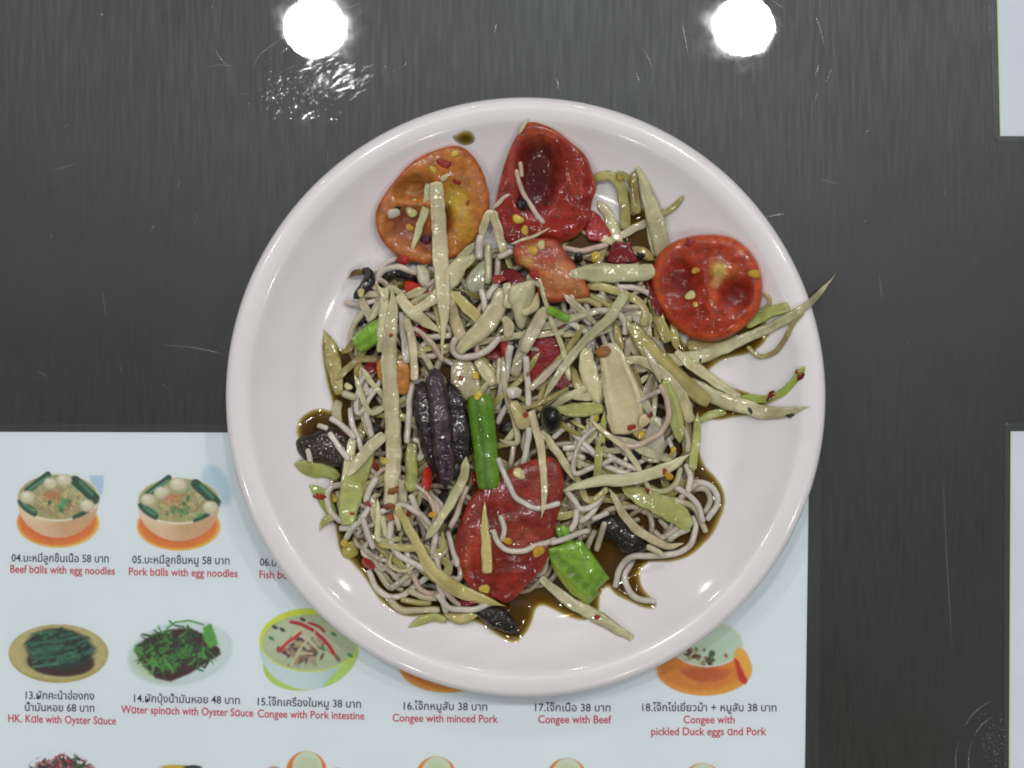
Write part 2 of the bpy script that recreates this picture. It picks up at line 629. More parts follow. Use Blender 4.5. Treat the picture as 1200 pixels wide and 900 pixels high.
def noodle_bowl(cx, cy, rx, ry, seed_, warm, label, napkin):
    P = Paint(cx - rx - 22, cy - ry - 26, cx + rx + 26, cy + ry + 46)
    if napkin:
        P.ell(cx + rx - 4, cy - 18, 15, 26, (.50, .66, .76), -.5, 5)
    else:
        P.poly([(cx + 36, cy - 26), (cx + 54, cy - 26), (cx + 52, cy - 4), (cx + 44, cy)], (.46, .60, .78))
    P.ell(cx, cy + 30, rx, ry + 1, (.78, .50, .06), 0, 1.5)
    P.ell(cx - 1, cy + 28, rx - 2.5, ry + .5, OR1, 0, 3)
    P.ell(cx - 1, cy + 24, rx * .72, ry * .85, OR2, 0, 8)
    body = P.ellm(cx, cy + 3, rx * .985, 44, 0, 1.0) * (P.Y > cy)
    P.put(body, CRM)
    P.put(body * P.ellm(cx + 22, cy + 30, 30, 24, 0, 18), (.62, .38, .20))
    P.put(body * P.ellm(cx - 26, cy + 12, 30, 16, 0, 14) * .6, (.84, .70, .52))
    P.ell(cx, cy, rx, ry, (.80, .74, .56), 0, 1)
    ins = P.ellm(cx, cy - .5, rx - 2, ry - 1.8, 0, 1.2)
    P.put(ins, (.36, .36, .16))
    P.put(P.ellm(cx, cy - 4, rx * .8, ry * .8, 0, 12) * ins, (.34, .40, .22))
    P.strands(cx, cy + 4, 28, 17, 90, NOOD, 1.4, 14, ins)
    # greens
    top = np.clip(P.ellm(cx, cy - 3, rx + 1, ry + 3, 0, 1.5), 0, 1)
    for (ax, ay, bx, by, w, c_) in ((-36, -8, -12, -27, 8, BOKD), (-33, -10, -12, -24, 3, (.10, .30, .18)), (20, -20, 44, 2, 12, BOKD),
                                    (26, -18, 40, -4, 4, (.06, .22, .12)), (-44, 8, -30, 18, 12, BOKD), (-40, 8, -28, 16, 4, (.05, .24, .13)),
                                    (20, 24, 34, 17, 7, BOKD)):
        P.line([(cx + ax, cy + ay), (cx + bx, cy + by)], w, c_, top)
    for (bx, by, r) in ((-36, 0, 9), (-9, -16, 8), (7, -20, 9), (34, 10, 8.5)) if seed_ == 1 else \
            ((-36, -1, 8.5), (-20, -9, 9), (-1, -19, 10), (37, 8, 9)):
        P.ell(cx + bx, cy + by, r, r * .85, (.45, .40, .26), 0, 1.5)
        P.ell(cx + bx, cy + by - .8, r - .8, r * .8 - .8, BALL, 0, 2.5)
        P.ell(cx + bx - 2, cy + by - 3, r * .4, r * .3, (.80, .76, .62), 0, 4)
    P.ell(cx - 6, cy - 3, 10, 5, (.50, .20, .09), 0, 5)
    for _ in range(14):
        P.ell(cx + RNG.normal(4, 8), cy + RNG.normal(8, 5), RNG.uniform(2, 4), RNG.uniform(1.5, 3.5),
              np.array(CORI) * RNG.uniform(.5, 1.4), RNG.uniform(0, 3), 1.2, ins)
    P.strands(cx, cy + 8, 26, 12, 18, NOOD, 1.0, 10, ins)
    P.speckle(.08)
    return P.build(None, label)


PICS = []
PICS.append(noodle_bowl(68, 583, 48.5, 28, 1, 0, 'picture of a noodle bowl above the number 04', False))
PICS.append(noodle_bowl(209.5, 587, 49, 27.5, 2, 0, 'picture of a noodle bowl above the number 05', True))

# kale on an olive plate
P = Paint(4, 724, 134, 808)
P.ell(68.5, 766, 58.5, 34.5, (.42, .36, .10), 0, 1.2)
P.ell(68, 764.5, 56.5, 32, (.52, .45, .20), 0, 3)
P.ell(70, 768, 42, 22, (.42, .38, .15), 0, 8)
P.ell(71, 776, 40, 17, (.045, .012, .010), .05, 2)
P.ell(70, 760, 40, 24, (.012, .035, .03), .1, 4)
for i in range(110):
    x, y = 68 + RNG.normal(0, 17), 760 + RNG.normal(0, 9)
    d = RNG.normal(-.25, .35)
    L = RNG.uniform(8, 22)
    c_ = ((.01, .045, .025), (.02, .10, .055), (.006, .018, .014), (.045, .18, .10))[RNG.integers(4)]
    P.line([(x - L / 2 * math.cos(d), y - L / 2 * math.sin(d)), (x, y + RNG.normal(0, 1.5)), (x + L / 2 * math.cos(d), y + L / 2 * math.sin(d))],
           RNG.uniform(1.2, 3.5), c_, P.ellm(70, 761, 43, 27, .08, 3))
for i in range(5):
    y = 744 + i * 9 + RNG.normal(0, 2)
    P.line([(30 + i * 2.2, y), (52 + i * 2, y - 3 + RNG.normal(0, 2)), (80, y - 4)], 2.4, np.array((.05, .21, .11)) * RNG.uniform(.5, 1.2),
           P.ellm(52, 762, 24, 27, .2, 4))
P.speckle(.12)
PICS.append(P.build(None, 'picture of dark green kale above the number 13'))

# water spinach on a pale plate
P = Paint(146, 720, 278, 808)
P.ell(211, 766, 62, 37, (.58, .70, .68), -.18, 3)
P.ell(212, 764, 58, 33, (.62, .72, .72), -.18, 3)
P.ell(180, 782, 26, 14, (.50, .60, .40), .4, 8)
P.poly([(157, 760), (170, 748), (196, 738), (222, 735), (244, 746), (258, 760), (259, 767), (246, 775), (222, 790), (200, 799), (182, 795), (165, 776)],
       (.05, .008, .01))
P.poly([(156, 762), (163, 752), (168, 760), (165, 772), (178, 790), (170, 784)], (.10, .22, .06))
for i in range(150):
    a_ = RNG.uniform(0, 6.28)
    q = RNG.uniform(0, 1) ** .6
    x, y = 207 + 42 * q * math.cos(a_), 762 + 25 * q * math.sin(a_) - (6 if math.cos(a_) > 0 else 0)
    d = RNG.uniform(0, 3.14)
    pts = [(x, y)]
    for k in range(4):
        d += RNG.normal(.25, .3)
        x += 5 * math.cos(d)
        y += 4 * math.sin(d)
        pts.append((x, y))
    c_ = ((.02, .09, .02), (.05, .22, .04), (.09, .34, .06), (.01, .03, .015), (.03, .02, .015))[RNG.integers(5)]
    P.line(pts, RNG.uniform(1.2, 2.6), c_, P.ellm(207, 762, 50, 37, -.15, 4))
P.poly([(238, 735), (247, 730), (252, 742), (256, 755), (246, 760), (238, 748)], (.10, .36, .06))
P.line([(196, 736), (206, 729), (222, 727), (238, 732)], 2.5, (.08, .32, .06))
P.speckle(.12)
PICS.append(P.build(None, 'picture of fried water spinach above the number 14'))

# congee in a lime bowl
P = Paint(296, 706, 430, 814)
P.ell(364, 772, 57, 36, (.45, .62, .10), -.25, 1.5)
body = P.ellm(362, 757, 58, 51, 0, 1) * (P.Y > 745)
P.put(body, (.44, .60, .60))
P.put(body * P.ellm(340, 790, 40, 26, .4, 20), (.60, .72, .72))
P.put(body * (P.X + .9 * P.Y > 1102), (.44, .64, .14))
P.ell(363, 750, 59, 37.5, (.62, .72, .05), 0, 1)
P.ell(363, 753, 55.5, 33, (.44, .52, .32), 0, 1.2)
soup = P.ellm(363, 754, 54, 31.5, 0, 1)
P.put(soup * P.ellm(350, 748, 40, 22, 0, 14) * .6, (.56, .62, .46))
for _ in range(60):
    P.ell(358 + RNG.normal(0, 16), 764 + RNG.normal(0, 9), RNG.uniform(2, 7), RNG.uniform(1.5, 4),
          np.array(((.30, .16, .10), (.12, .05, .04), (.45, .33, .20), (.42, .38, .28))[RNG.integers(4)]) * RNG.uniform(.7, 1.2),
          RNG.uniform(0, 3), 1.5, soup)
for (x, y) in ((331, 738), (322, 735), (355, 726), (391, 743), (378, 760), (410, 768), (318, 748)):
    P.ell(x, y, 4, 2.2, (.02, .05, .03) if x in (331, 322, 355) else (.05, .25, .06), .5, 1)
P.line([(341, 729), (352, 731), (366, 738), (378, 748), (386, 757), (391, 766)], 4.5, (.50, .01, .02))
P.line([(362, 730), (374, 734), (380, 740)], 3.5, (.45, .01, .02))
P.line([(327, 763), (338, 752), (352, 742)], 4, (.55, .015, .02))
for q in (((353, 735), (362, 750), (373, 762)), ((369, 740), (352, 760), (340, 782)), ((348, 765), (366, 766)), ((343, 746), (352, 735))):
    P.line(list(q), 1.8, (.66, .60, .34))
P.speckle(.10)
PICS.append(P.build(None, 'picture of a lime rimmed congee bowl above the number 15'))


def cup_picture(cx, cy, bits, label, spoon=True):
    P = Paint(cx - 62, cy - 62, cx + 66, cy + 38)
    P.ell(cx, cy, 56, 31, (.74, .34, .03), 0, 1.4)
    P.ell(cx - 4, cy - 1, 50, 26, (.66, .22, .02), 0, 6)
    body = P.ellm(cx + 3, cy - 28, 42, 44, 0, 1) * (P.Y > cy - 30)
    P.put(body, (.72, .24, .02))
    P.put(body * P.ellm(cx - 4, cy + 6, 36, 10, 0, 8), (.52, .10, .01))
    P.ell(cx + 3, cy - 30, 42.5, 27, (.70, .74, .66), 0, 1)
    ins = P.ellm(cx + 3, cy - 30, 41, 25.5, 0, 1)
    P.put(ins, (.50, .64, .48))
    P.put(ins * P.ellm(cx + 20, cy - 40, 26, 16, 0, 14) * .7, (.56, .70, .58))
    for _ in range(bits):
        P.ell(cx - 6 + RNG.normal(0, 13), cy - 16 + RNG.normal(0, 6), RNG.uniform(2, 4.5), RNG.uniform(1.5, 3.2),
              np.array(((.35, .14, .06), (.14, .04, .03), (.50, .28, .14), (.05, .14, .04))[RNG.integers(4)]) * RNG.uniform(.7, 1.2),
              RNG.uniform(0, 3), 1, ins)
    if spoon:
        P.ell(cx + 45, cy - 8, 9, 18, (.80, .42, .05), -.3, 2)
        P.poly([(cx + 34, cy - 14), (cx + 39, cy - 12), (cx + 51, cy + 14), (cx + 48, cy + 18), (cx + 41, cy + 14)], (.55, .015, .01))
    P.speckle(.08)
    return P.build(None, label)


PICS.append(cup_picture(825.5, 784.5, 26, 'picture of an orange cup of congee above the number 18'))
PICS.append(cup_picture(524, 781, 10, 'picture of an orange saucer above the number 16', False))

# the row below, cut off by the frame
P = Paint(28, 876, 118, 930)
P.ell(70, 925, 46, 34, (.20, .03, .04), 0, 6)
for _ in range(220):
    x, y = 70 + RNG.normal(0, 17), 902 + RNG.normal(0, 11)
    d = RNG.uniform(-1.2, 1.2)
    L = RNG.uniform(5, 13)
    c_ = ((.30, .03, .04), (.05, .14, .05), (.02, .03, .02), (.45, .22, .20), (.04, .02, .04))[RNG.integers(5)]
    P.line([(x, y), (x + L * math.cos(d), y + L * math.sin(d))], RNG.uniform(1.2, 3), c_, P.ellm(71, 922, 48, 40, 0, 4))
P.line([(64, 890), (70, 884), (78, 886), (80, 893)], 2, (.5, .02, .05))
P.speckle(.1)
PICS.append(P.build(None, 'picture of a red and green dish cut off at the lower edge'))
P = Paint(170, 888, 260, 930)
P.ell(211, 920, 40, 23, (.20, .12, .03), 0, 2)
P.ell(204, 899, 16, 3, (.65, .42, .03), 0, 2)
P.ell(226, 899, 11, 2.5, (.02, .04, .03), 0, 1)
PICS.append(P.build(None, 'picture of a dish barely rising over the lower edge'))
for (cx, cy, lb) in ((359, 904, 'orange bowl picture below the number 15'), (511, 910, 'orange bowl picture below the number 16'),
                     (664, 912, 'orange bowl picture below the number 17'), (823, 918, 'orange bowl picture below the number 18')):
    P = Paint(cx - 46, cy - 28, cx + 46, cy + 30)
    P.ell(cx, cy, 24, 24, (.72, .24, .02), 0, 1.4)
    P.ell(cx, cy + 2, 21, 17, (.60, .12, .02), 0, 4)
    P.ell(cx + 1, cy - 4, 17.5, 19.5, (.62, .70, .54), 0, 1.4)
    P.ell(cx + 1, cy - 2, 14, 15, (.56, .66, .44), 0, 4)
    if cx == 359:
        P.ell(cx - 38, cy - 1, 8, 5, (.5, .25, .15), 0, 3)
        P.ell(cx + 36, cy, 6, 4, (.5, .25, .15), 0, 3)
    P.speckle(.05)
    PICS.append(P.build(None, lb))
for o in PICS:
    o.parent = menu
    o.location = -Vector(menu.location)

# --- two more cards reaching in at the right edge
for (lab, film, paper, line) in (
        ('blank corner of a laminated card at the top right edge', (1157.5, -90, 1300, 166, 1165), (1166.5, -80, 1300, 159.5, 1172), None),
        ('blank laminated card at the lower right edge of the table', (1177.5, 495, 1300, 1000, 1176.5), (1184.3, 505.5, 1300, 990, 1182), None)):
    c = tag(empty('menu_card', (*at(1230, (film[1] + film[3]) / 2), 0)), lab, 'menu')
    fo = rounded_sheet('laminate_film', film[0], film[1], film[2], film[3], FILM_Z, 11, M['film'], None, (0, 0), 0.0, film[4], 1300)
    po = rounded_sheet('paper_sheet', paper[0], paper[1], paper[2], paper[3], PAPER_Z, 0, M['paper2'], None, (0, 0), .0001, paper[4], 1300)
    ln = rounded_sheet('printed_edge_line', paper[0], paper[1], paper[0] + 1.6, paper[3], PAPER_Z + .00004, 0, M['ink_green'], None,
                       (0, 0), PAPER_Z + .00001, paper[4], paper[4] + 1.6)
    for o in (fo, po, ln):
        adopt(o, c)

# ---------------------------------------------------------------- plate
PLX, PLY = at(616, 465.5, .021)
PZ = .0009
PROF = [(0, 5.0), (60, 5.0), (80, 5.05), (85, 5.6), (89, 7.2), (96, 11.2), (102, 14.7), (106.5, 17.6), (109.3, 19.6), (110.8, 20.55),
        (112.2, 21.0), (115.5, 21.4), (117.5, 21.2), (118.9, 20.5), (119.7, 19.5), (119.9, 18.4), (119.5, 17.4), (118.4, 16.9),
        (115, 16.3), (109, 13.8), (102, 9.5), (95, 5.4), (88, 2.6), (80, 1.6), (74, 1.3), (72.5, .2), (71.5, 0), (69.5, 0), (68.5, .2),
        (67.5, 1.6), (30, 1.8), (0, 1.8)]
TOPN = 12
_pr = np.array(PROF[:TOPN])
def _monot(xs, ys, xq):
    """smooth interpolation of the upper profile"""
    d = np.gradient(ys, xs)
    i = np.clip(np.searchsorted(xs, xq) - 1, 0, len(xs) - 2)
    h = xs[i + 1] - xs[i]
    q = (xq - xs[i]) / h
    return ((1 + 2 * q) * (1 - q) ** 2 * ys[i] + q * (1 - q) ** 2 * h * d[i] + q * q * (3 - 2 * q) * ys[i + 1] + q * q * (q - 1) * h * d[i + 1])


def plate_top(x, y):
    r = np.hypot(np.asarray(x) - PLX, np.asarray(y) - PLY) * 1000
    z = _monot(_pr[:, 0], _pr[:, 1], np.minimum(r, 115.4))
    z = np.where(r > 115.5, np.interp(r, [115.5, 117.5, 118.9, 119.9], [21.4, 21.2, 20.5, 18.4]), z)
    return np.where(r > 120, 0.0, z / 1000 + PZ)


prof = [(r, float(_monot(_pr[:, 0], _pr[:, 1], np.array([r]))[0])) for r in
        list(np.linspace(0, 70, 8)) + list(np.linspace(73, 115.4, 40))] + PROF[TOPN:]
NS = 288
vs, fs = [], []
for (r, z) in prof:
    for k in range(NS):
        a = 2 * math.pi * k / NS
        vs.append((PLX + r / 1000 * math.cos(a), PLY + r / 1000 * math.sin(a), z / 1000 + PZ))
for i in range(len(prof) - 1):
    for k in range(NS):
        a, b = i * NS + k, i * NS + (k + 1) % NS
        if prof[i][0] == 0:
            fs.append((k + NS, (k + 1) % NS + NS, 0)) if i == 0 else None
            continue
        if prof[i + 1][0] == 0:
            fs.append((a, len(vs) - 1, b)[::1])
            continue
        fs.append((a, a + NS, b + NS, b))
me = mesh('plate', vs, fs)
pl = link('plate', me, M['plate'])
bm = bmesh.new()
bm.from_mesh(me)
bmesh.ops.remove_doubles(bm, verts=bm.verts, dist=1e-7)
bmesh.ops.recalc_face_normals(bm, faces=bm.faces)
bm.to_mesh(me)
bm.free()
pl['label'] = 'round white plate with rolled rim holding the noodle salad'
pl['category'] = 'plate'

# ---------------------------------------------------------------- food: resting every piece on what lies below it
CELLM = .0005
GX0, GY0, GN = PLX - .130, PLY - .130, 520
gx = GX0 + (np.arange(GN) + .5) * CELLM
GXX, GYY = np.meshgrid(gx, GY0 + (np.arange(GN) + .5) * CELLM)
HM = plate_top(GXX, GYY).astype(float)


def hm_at(x, y):
    i = np.clip(((np.asarray(x) - GX0) / CELLM).astype(int), 0, GN - 1)
    j = np.clip(((np.asarray(y) - GY0) / CELLM).astype(int), 0, GN - 1)
    return HM[j, i]


def stamp_disc(x, y, r, z):
    i0, i1 = int((x - r - GX0) / CELLM), int((x + r - GX0) / CELLM) + 2
    j0, j1 = int((y - r - GY0) / CELLM), int((y + r - GY0) / CELLM) + 2
    i0, j0, i1, j1 = max(i0, 0), max(j0, 0), min(i1, GN), min(j1, GN)
    if i0 >= i1 or j0 >= j1:
        return
    xx, yy = GXX[j0:j1, i0:i1] - x, GYY[j0:j1, i0:i1] - y
    d = np.sqrt(xx * xx + yy * yy) / r
    top = np.where(d < 1, z + (np.sqrt(np.maximum(1 - d * d, 0)) - 1) * r * .5, -1)
    HM[j0:j1, i0:i1] = np.maximum(HM[j0:j1, i0:i1], top)


def catmull(pts, n):
    P_ = np.asarray(pts, float)
    if len(P_) == 2:
        f = np.linspace(0, 1, n)[:, None]
        return P_[0] * (1 - f) + P_[1] * f
    ext = np.vstack([2 * P_[0] - P_[1], P_, 2 * P_[-1] - P_[-2]])
    out = []
    for i in range(1, len(ext) - 2):
        p0, p1, p2, p3 = ext[i - 1:i + 3]
        q = np.linspace(0, 1, 16, endpoint=False)[:, None]
        out.append(.5 * (2 * p1 + (p2 - p0) * q + (2 * p0 - 5 * p1 + 4 * p2 - p3) * q ** 2 + (3 * p1 - p0 - 3 * p2 + p3) * q ** 3))
    out.append(P_[-1:])
    c = np.vstack(out)
    s_ = np.r_[0, np.cumsum(np.hypot(*np.diff(c[:, :2], axis=0).T))]
    q = np.linspace(0, s_[-1], n)
    return np.stack([np.interp(q, s_, c[:, k]) for k in range(c.shape[1])], 1)


def smooth1(a, n=1):
    a = a.copy()
    for _ in range(n):
        b = np.r_[a[0], a, a[-1]]
        a = (b[:-2] + 2 * b[1:-1] + b[2:]) / 4
    return a


def nz3(x, y, z, s=1.0):
    return mnoise.noise(Vector((x * s, y * s, z * s)))


COLS = {  # flesh colours
    'white': (.61, .545, .475), 'whitegrn': (.50, .445, .285), 'pale': (.57, .515, .31), 'cream': (.61, .52, .315), 'yellow': (.53, .445, .17),
    'green': (.40, .43, .13), 'lime': (.33, .42, .07), 'soaked': (.32, .25, .08), 'olive': (.40, .34, .12), 'grey': (.46, .39, .30),
    'brown': (.22, .15, .05), 'pink': (.56, .43, .34),
}
STAIN = np.array((.17, .11, .03))
ALL = []


def strip(kind, colr, w, pts, label=None, ends='bb', name=None, thick=None, lift=0.0, group=None, cat=None, sink=.45, ridges=0.0,
          stain=None, zs=None, power=None, mat=None, tint=None, cap=None, twist=0.0, nseg=None):
    """one strand through photo pixels, laid down on what is already there"""
    pts = np.asarray(pts, float)
    L = np.sum(np.hypot(*np.diff(pts, axis=0).T))
    n = nseg or int(np.clip(L / 3.2, 8, 90))
    c = catmull(pts, n)
    f = np.linspace(0, 1, n)
    wp = np.interp(f, np.linspace(0, 1, len(w)), w) if isinstance(w, (list, tuple)) else np.full(n, float(w))
    ph = random.uniform(0, 50)
    wob = {'n': .07, 'b': .035}.get(kind, .09)
    if kind == 'n':
        wp = wp * .81
    gxx, gyy = np.gradient(c[:, 0]), np.gradient(c[:, 1])
    gl_ = np.hypot(gxx, gyy) + 1e-9
    jit = np.array([nz3(q * L / 14 + 3, 7.7, random.random() * .05 + wp[0]) for q in f]) * (1.3 if kind in 'pn' else .5)
    c = c + np.stack([-gyy / gl_ * jit, gxx / gl_ * jit], 1)
    wp = wp * (1 + wob * np.array([nz3(q * L / 22 + ph, ph, 0) + .8 * nz3(q * L / 7 + ph, 2.0, ph) for q in f]))
    k = K0 * (H - .022) / H
    wm = wp * k
    th = thick if thick is not None else (.97 if kind == 'n' else .42)
    maxth = wm * th
    if kind == 'p':
        maxth = np.clip(maxth, np.minimum(.0012, wm), .0027)
    # rest height
    z = np.full(n, .02)
    for it in range(2):
        kk = K0 * (H - z) / H
        x, y = (c[:, 0] - 600) * kk, (450 - c[:, 1]) * kk
        tx, ty = np.gradient(x), np.gradient(y)
        tl = np.hypot(tx, ty) + 1e-12
        sx, sy = -ty / tl, tx / tl
        g = np.maximum.reduce([hm_at(x + sx * wm * q, y + sy * wm * q) for q in (-.3, 0, .3)])
        zb = smooth1(g, 2)
        floor_ = plate_top(x, y)
        for _ in range(10):
            zb = smooth1(zb, 3)
            zb = np.maximum(zb, g - sink * maxth)
        zb = smooth1(zb, 3)
        zb = np.maximum(zb, floor_ + .0001)
        if zs is not None:
            zb = zb + np.interp(f, np.linspace(0, 1, len(zs)), zs) * .001
        z = zb + lift * .001 + maxth * .5
    kk = K0 * (H - z) / H
    x, y = (c[:, 0] - 600) * kk, (450 - c[:, 1]) * kk
    for i in range(n):
        stamp_disc(x[i], y[i], max(wm[i] * .5, .0006), z[i] + maxth[i] * .5)
    # taper of the ends
    e = np.ones(n)
    for side, ch in ((0, ends[0]), (1, ends[1])):
        d = (f if side == 0 else 1 - f) * L
        if ch == 'p':
            e *= np.clip((d + .5) / max(9, L * .10), .04, 1) ** .9
        elif ch == 'r':
            e *= np.sqrt(np.clip((d + .4) / (wp.mean() * .5), .05, 1).clip(0, 1))
        else:
            e *= np.clip(.86 + d / (wp.mean() * .35) * .14, .80, 1)
    hw, ht = wm * .5 * e, maxth * .5 * np.maximum(e, .25 if kind != 'n' else 0.05)
    P3 = np.stack([x, y, z], 1)
    T = np.gradient(P3, axis=0)
    T /= np.linalg.norm(T, axis=1)[:, None] + 1e-12
    S = np.cross(np.array((0, 0, 1.0)), T)
    S /= np.linalg.norm(S, axis=1)[:, None] + 1e-9
    U = np.cross(T, S)
    tw = np.array([nz3(q * L / 60 + ph, 3.3, ph) for q in f]) * (.7 if kind == 'p' else 0) + twist
    ct, st = np.cos(tw)[:, None], np.sin(tw)[:, None]
    S, U = S * ct + U * st, U * ct - S * st
    m = 12 if kind == 'n' else 14
    if wp.max() > 12 and kind != 'n':
        m = 22
    pw = power or (1.0 if kind == 'n' else .48)
    base = np.array(COLS[colr] if isinstance(colr, str) else colr)
    if tint is None:
        base = base * (1 + np.array((random.uniform(-.06, .06),) * 3)) * np.array([1 + random.uniform(-.03, .03) for _ in range(3)])
    stn = (.26 if kind == 'n' else .48) if stain is None else stain
    vs, cl = [], []
    rph = random.uniform(0, 30)
    endmix = random.uniform(-.5, .5)
    for i in range(n):
        for j in range(m):
            a = 2 * math.pi * j / m
            ca, sa = math.cos(a), math.sin(a)
            rx = math.copysign(abs(ca) ** pw, ca)
            ry = math.copysign(abs(sa) ** pw, sa)
            rr = 1.0
            if ridges:
                rr += ridges * math.cos(a * 5 + rph)
            if kind == 'p':
                rr += .09 * nz3(i * .25 + rph, math.cos(a) * 1.2, math.sin(a) * 1.2) + .10 * nz3(ca * 5 + rph, i * .05, rph)
            elif kind == 'b':
                rr -= .10 * math.exp(-((ca + .12) / .15) ** 2) * (1.0 if sa > 0 else 0.0)
            elif kind == 'c':
                rr += .09 * nz3(i * .2 + rph, math.cos(a) * 2.2, math.sin(a) * 2.2) + .06 * nz3(i * .9 + rph, math.cos(a) * 5, math.sin(a) * 5)
            q = P3[i] + S[i] * hw[i] * rx * rr + U[i] * ht[i] * ry * rr
            vs.append(q)
            s1 = nz3(q[0] * 190 + 7, q[1] * 190, rph * .2) * .5 + .5
            s2 = nz3(q[0] * 520, q[1] * 520 + 9, q[2] * 520) * .5 + .5
            s_ = max(0.0, (s1 * .6 + s2 * .4 - .42)) * 2.6
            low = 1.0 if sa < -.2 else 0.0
            bc = base
            if kind == 'p':
                fib = nz3(ca * 4.5 + rph, i * .05, rph * 2) * .34 + nz3(ca * 11 + rph, i * .09, rph) * .22
                edge = max(0.0, abs(ca) - .55) * 1.0
                bc = base * (1 + fib) * (1 - edge * np.array((.42, .30, .45)))
                gm = max(0.0, endmix * (f[i] * 2 - 1)) * .55
                bc = bc * (1 - gm) + np.array((.36, .40, .12)) * gm
            elif kind == 'c':
                bc = base * (1 + .9 * nz3(ca * 3 + rph, i * .18, rph)) + np.array((.05, .035, .03)) * max(0, nz3(q[0] * 700, q[1] * 700, rph))
                bc = np.clip(bc, .004, 1)
            elif kind == 'b':
                gv = math.exp(-((ca + .12) / .13) ** 2) * (1.0 if sa > 0 else 0.0)
                bc = base * (1 + .22 * nz3(ca * 5 + rph, i * .06, rph) + .12 * nz3(ca * 12, i * .15, rph)) * (1 - .38 * gv)
            elif kind == 'n':
                bc = base * (1 + .12 * nz3(i * .12, rph, 1.0))
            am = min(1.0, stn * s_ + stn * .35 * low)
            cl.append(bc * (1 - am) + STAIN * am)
    fs = []
    for i in range(n - 1):
        for j in range(m):
            a, b = i * m + j, i * m + (j + 1) % m
            fs.append((a, b, b + m, a + m))
    for end, ring in ((0, 0), (1, n - 1)):
        cidx = len(vs)
        dirn = -T[0] if end == 0 else T[-1]
        vs.append(P3[ring] + dirn * hw[ring] * (.25 if ends[end] == 'b' else .5))
        cl.append(np.array(cap) if cap is not None else base * 1.06)
        for j in range(m):
            a, b = ring * m + j, ring * m + (j + 1) % m
            fs.append((b, a, cidx) if end == 0 else (a, b, cidx))
    nm = name or ('rice_noodle' if kind == 'n' else 'papaya_strip')
    mid = n // 2
    org = np.array((x[mid], y[mid], z[mid]))
    me = mesh(nm, np.array(vs) - org, fs, cl)
    o = link(nm, me, mat or M['noodle' if kind == 'n' else 'papaya'])
    o.location = org
    o['category'] = cat or ('noodle' if kind == 'n' else 'papaya strip')
    o['label'] = label or 'LABEL'
    g = group or ('rice noodles in the salad' if kind == 'n' else 'papaya strips in the salad')
    if group != '':
        o['group'] = g
    ALL.append(o)
    return o


def inside(poly, X, Y):
    ins = np.zeros(np.shape(X), bool)
    n = len(poly)
    for i in range(n):
        (xa, ya), (xb, yb) = poly[i], poly[(i + 1) % n]
        if ya == yb:
            continue
        ins ^= ((ya > Y) != (yb > Y)) & (X < (xb - xa) * (Y - ya) / (yb - ya) + xa)
    return ins


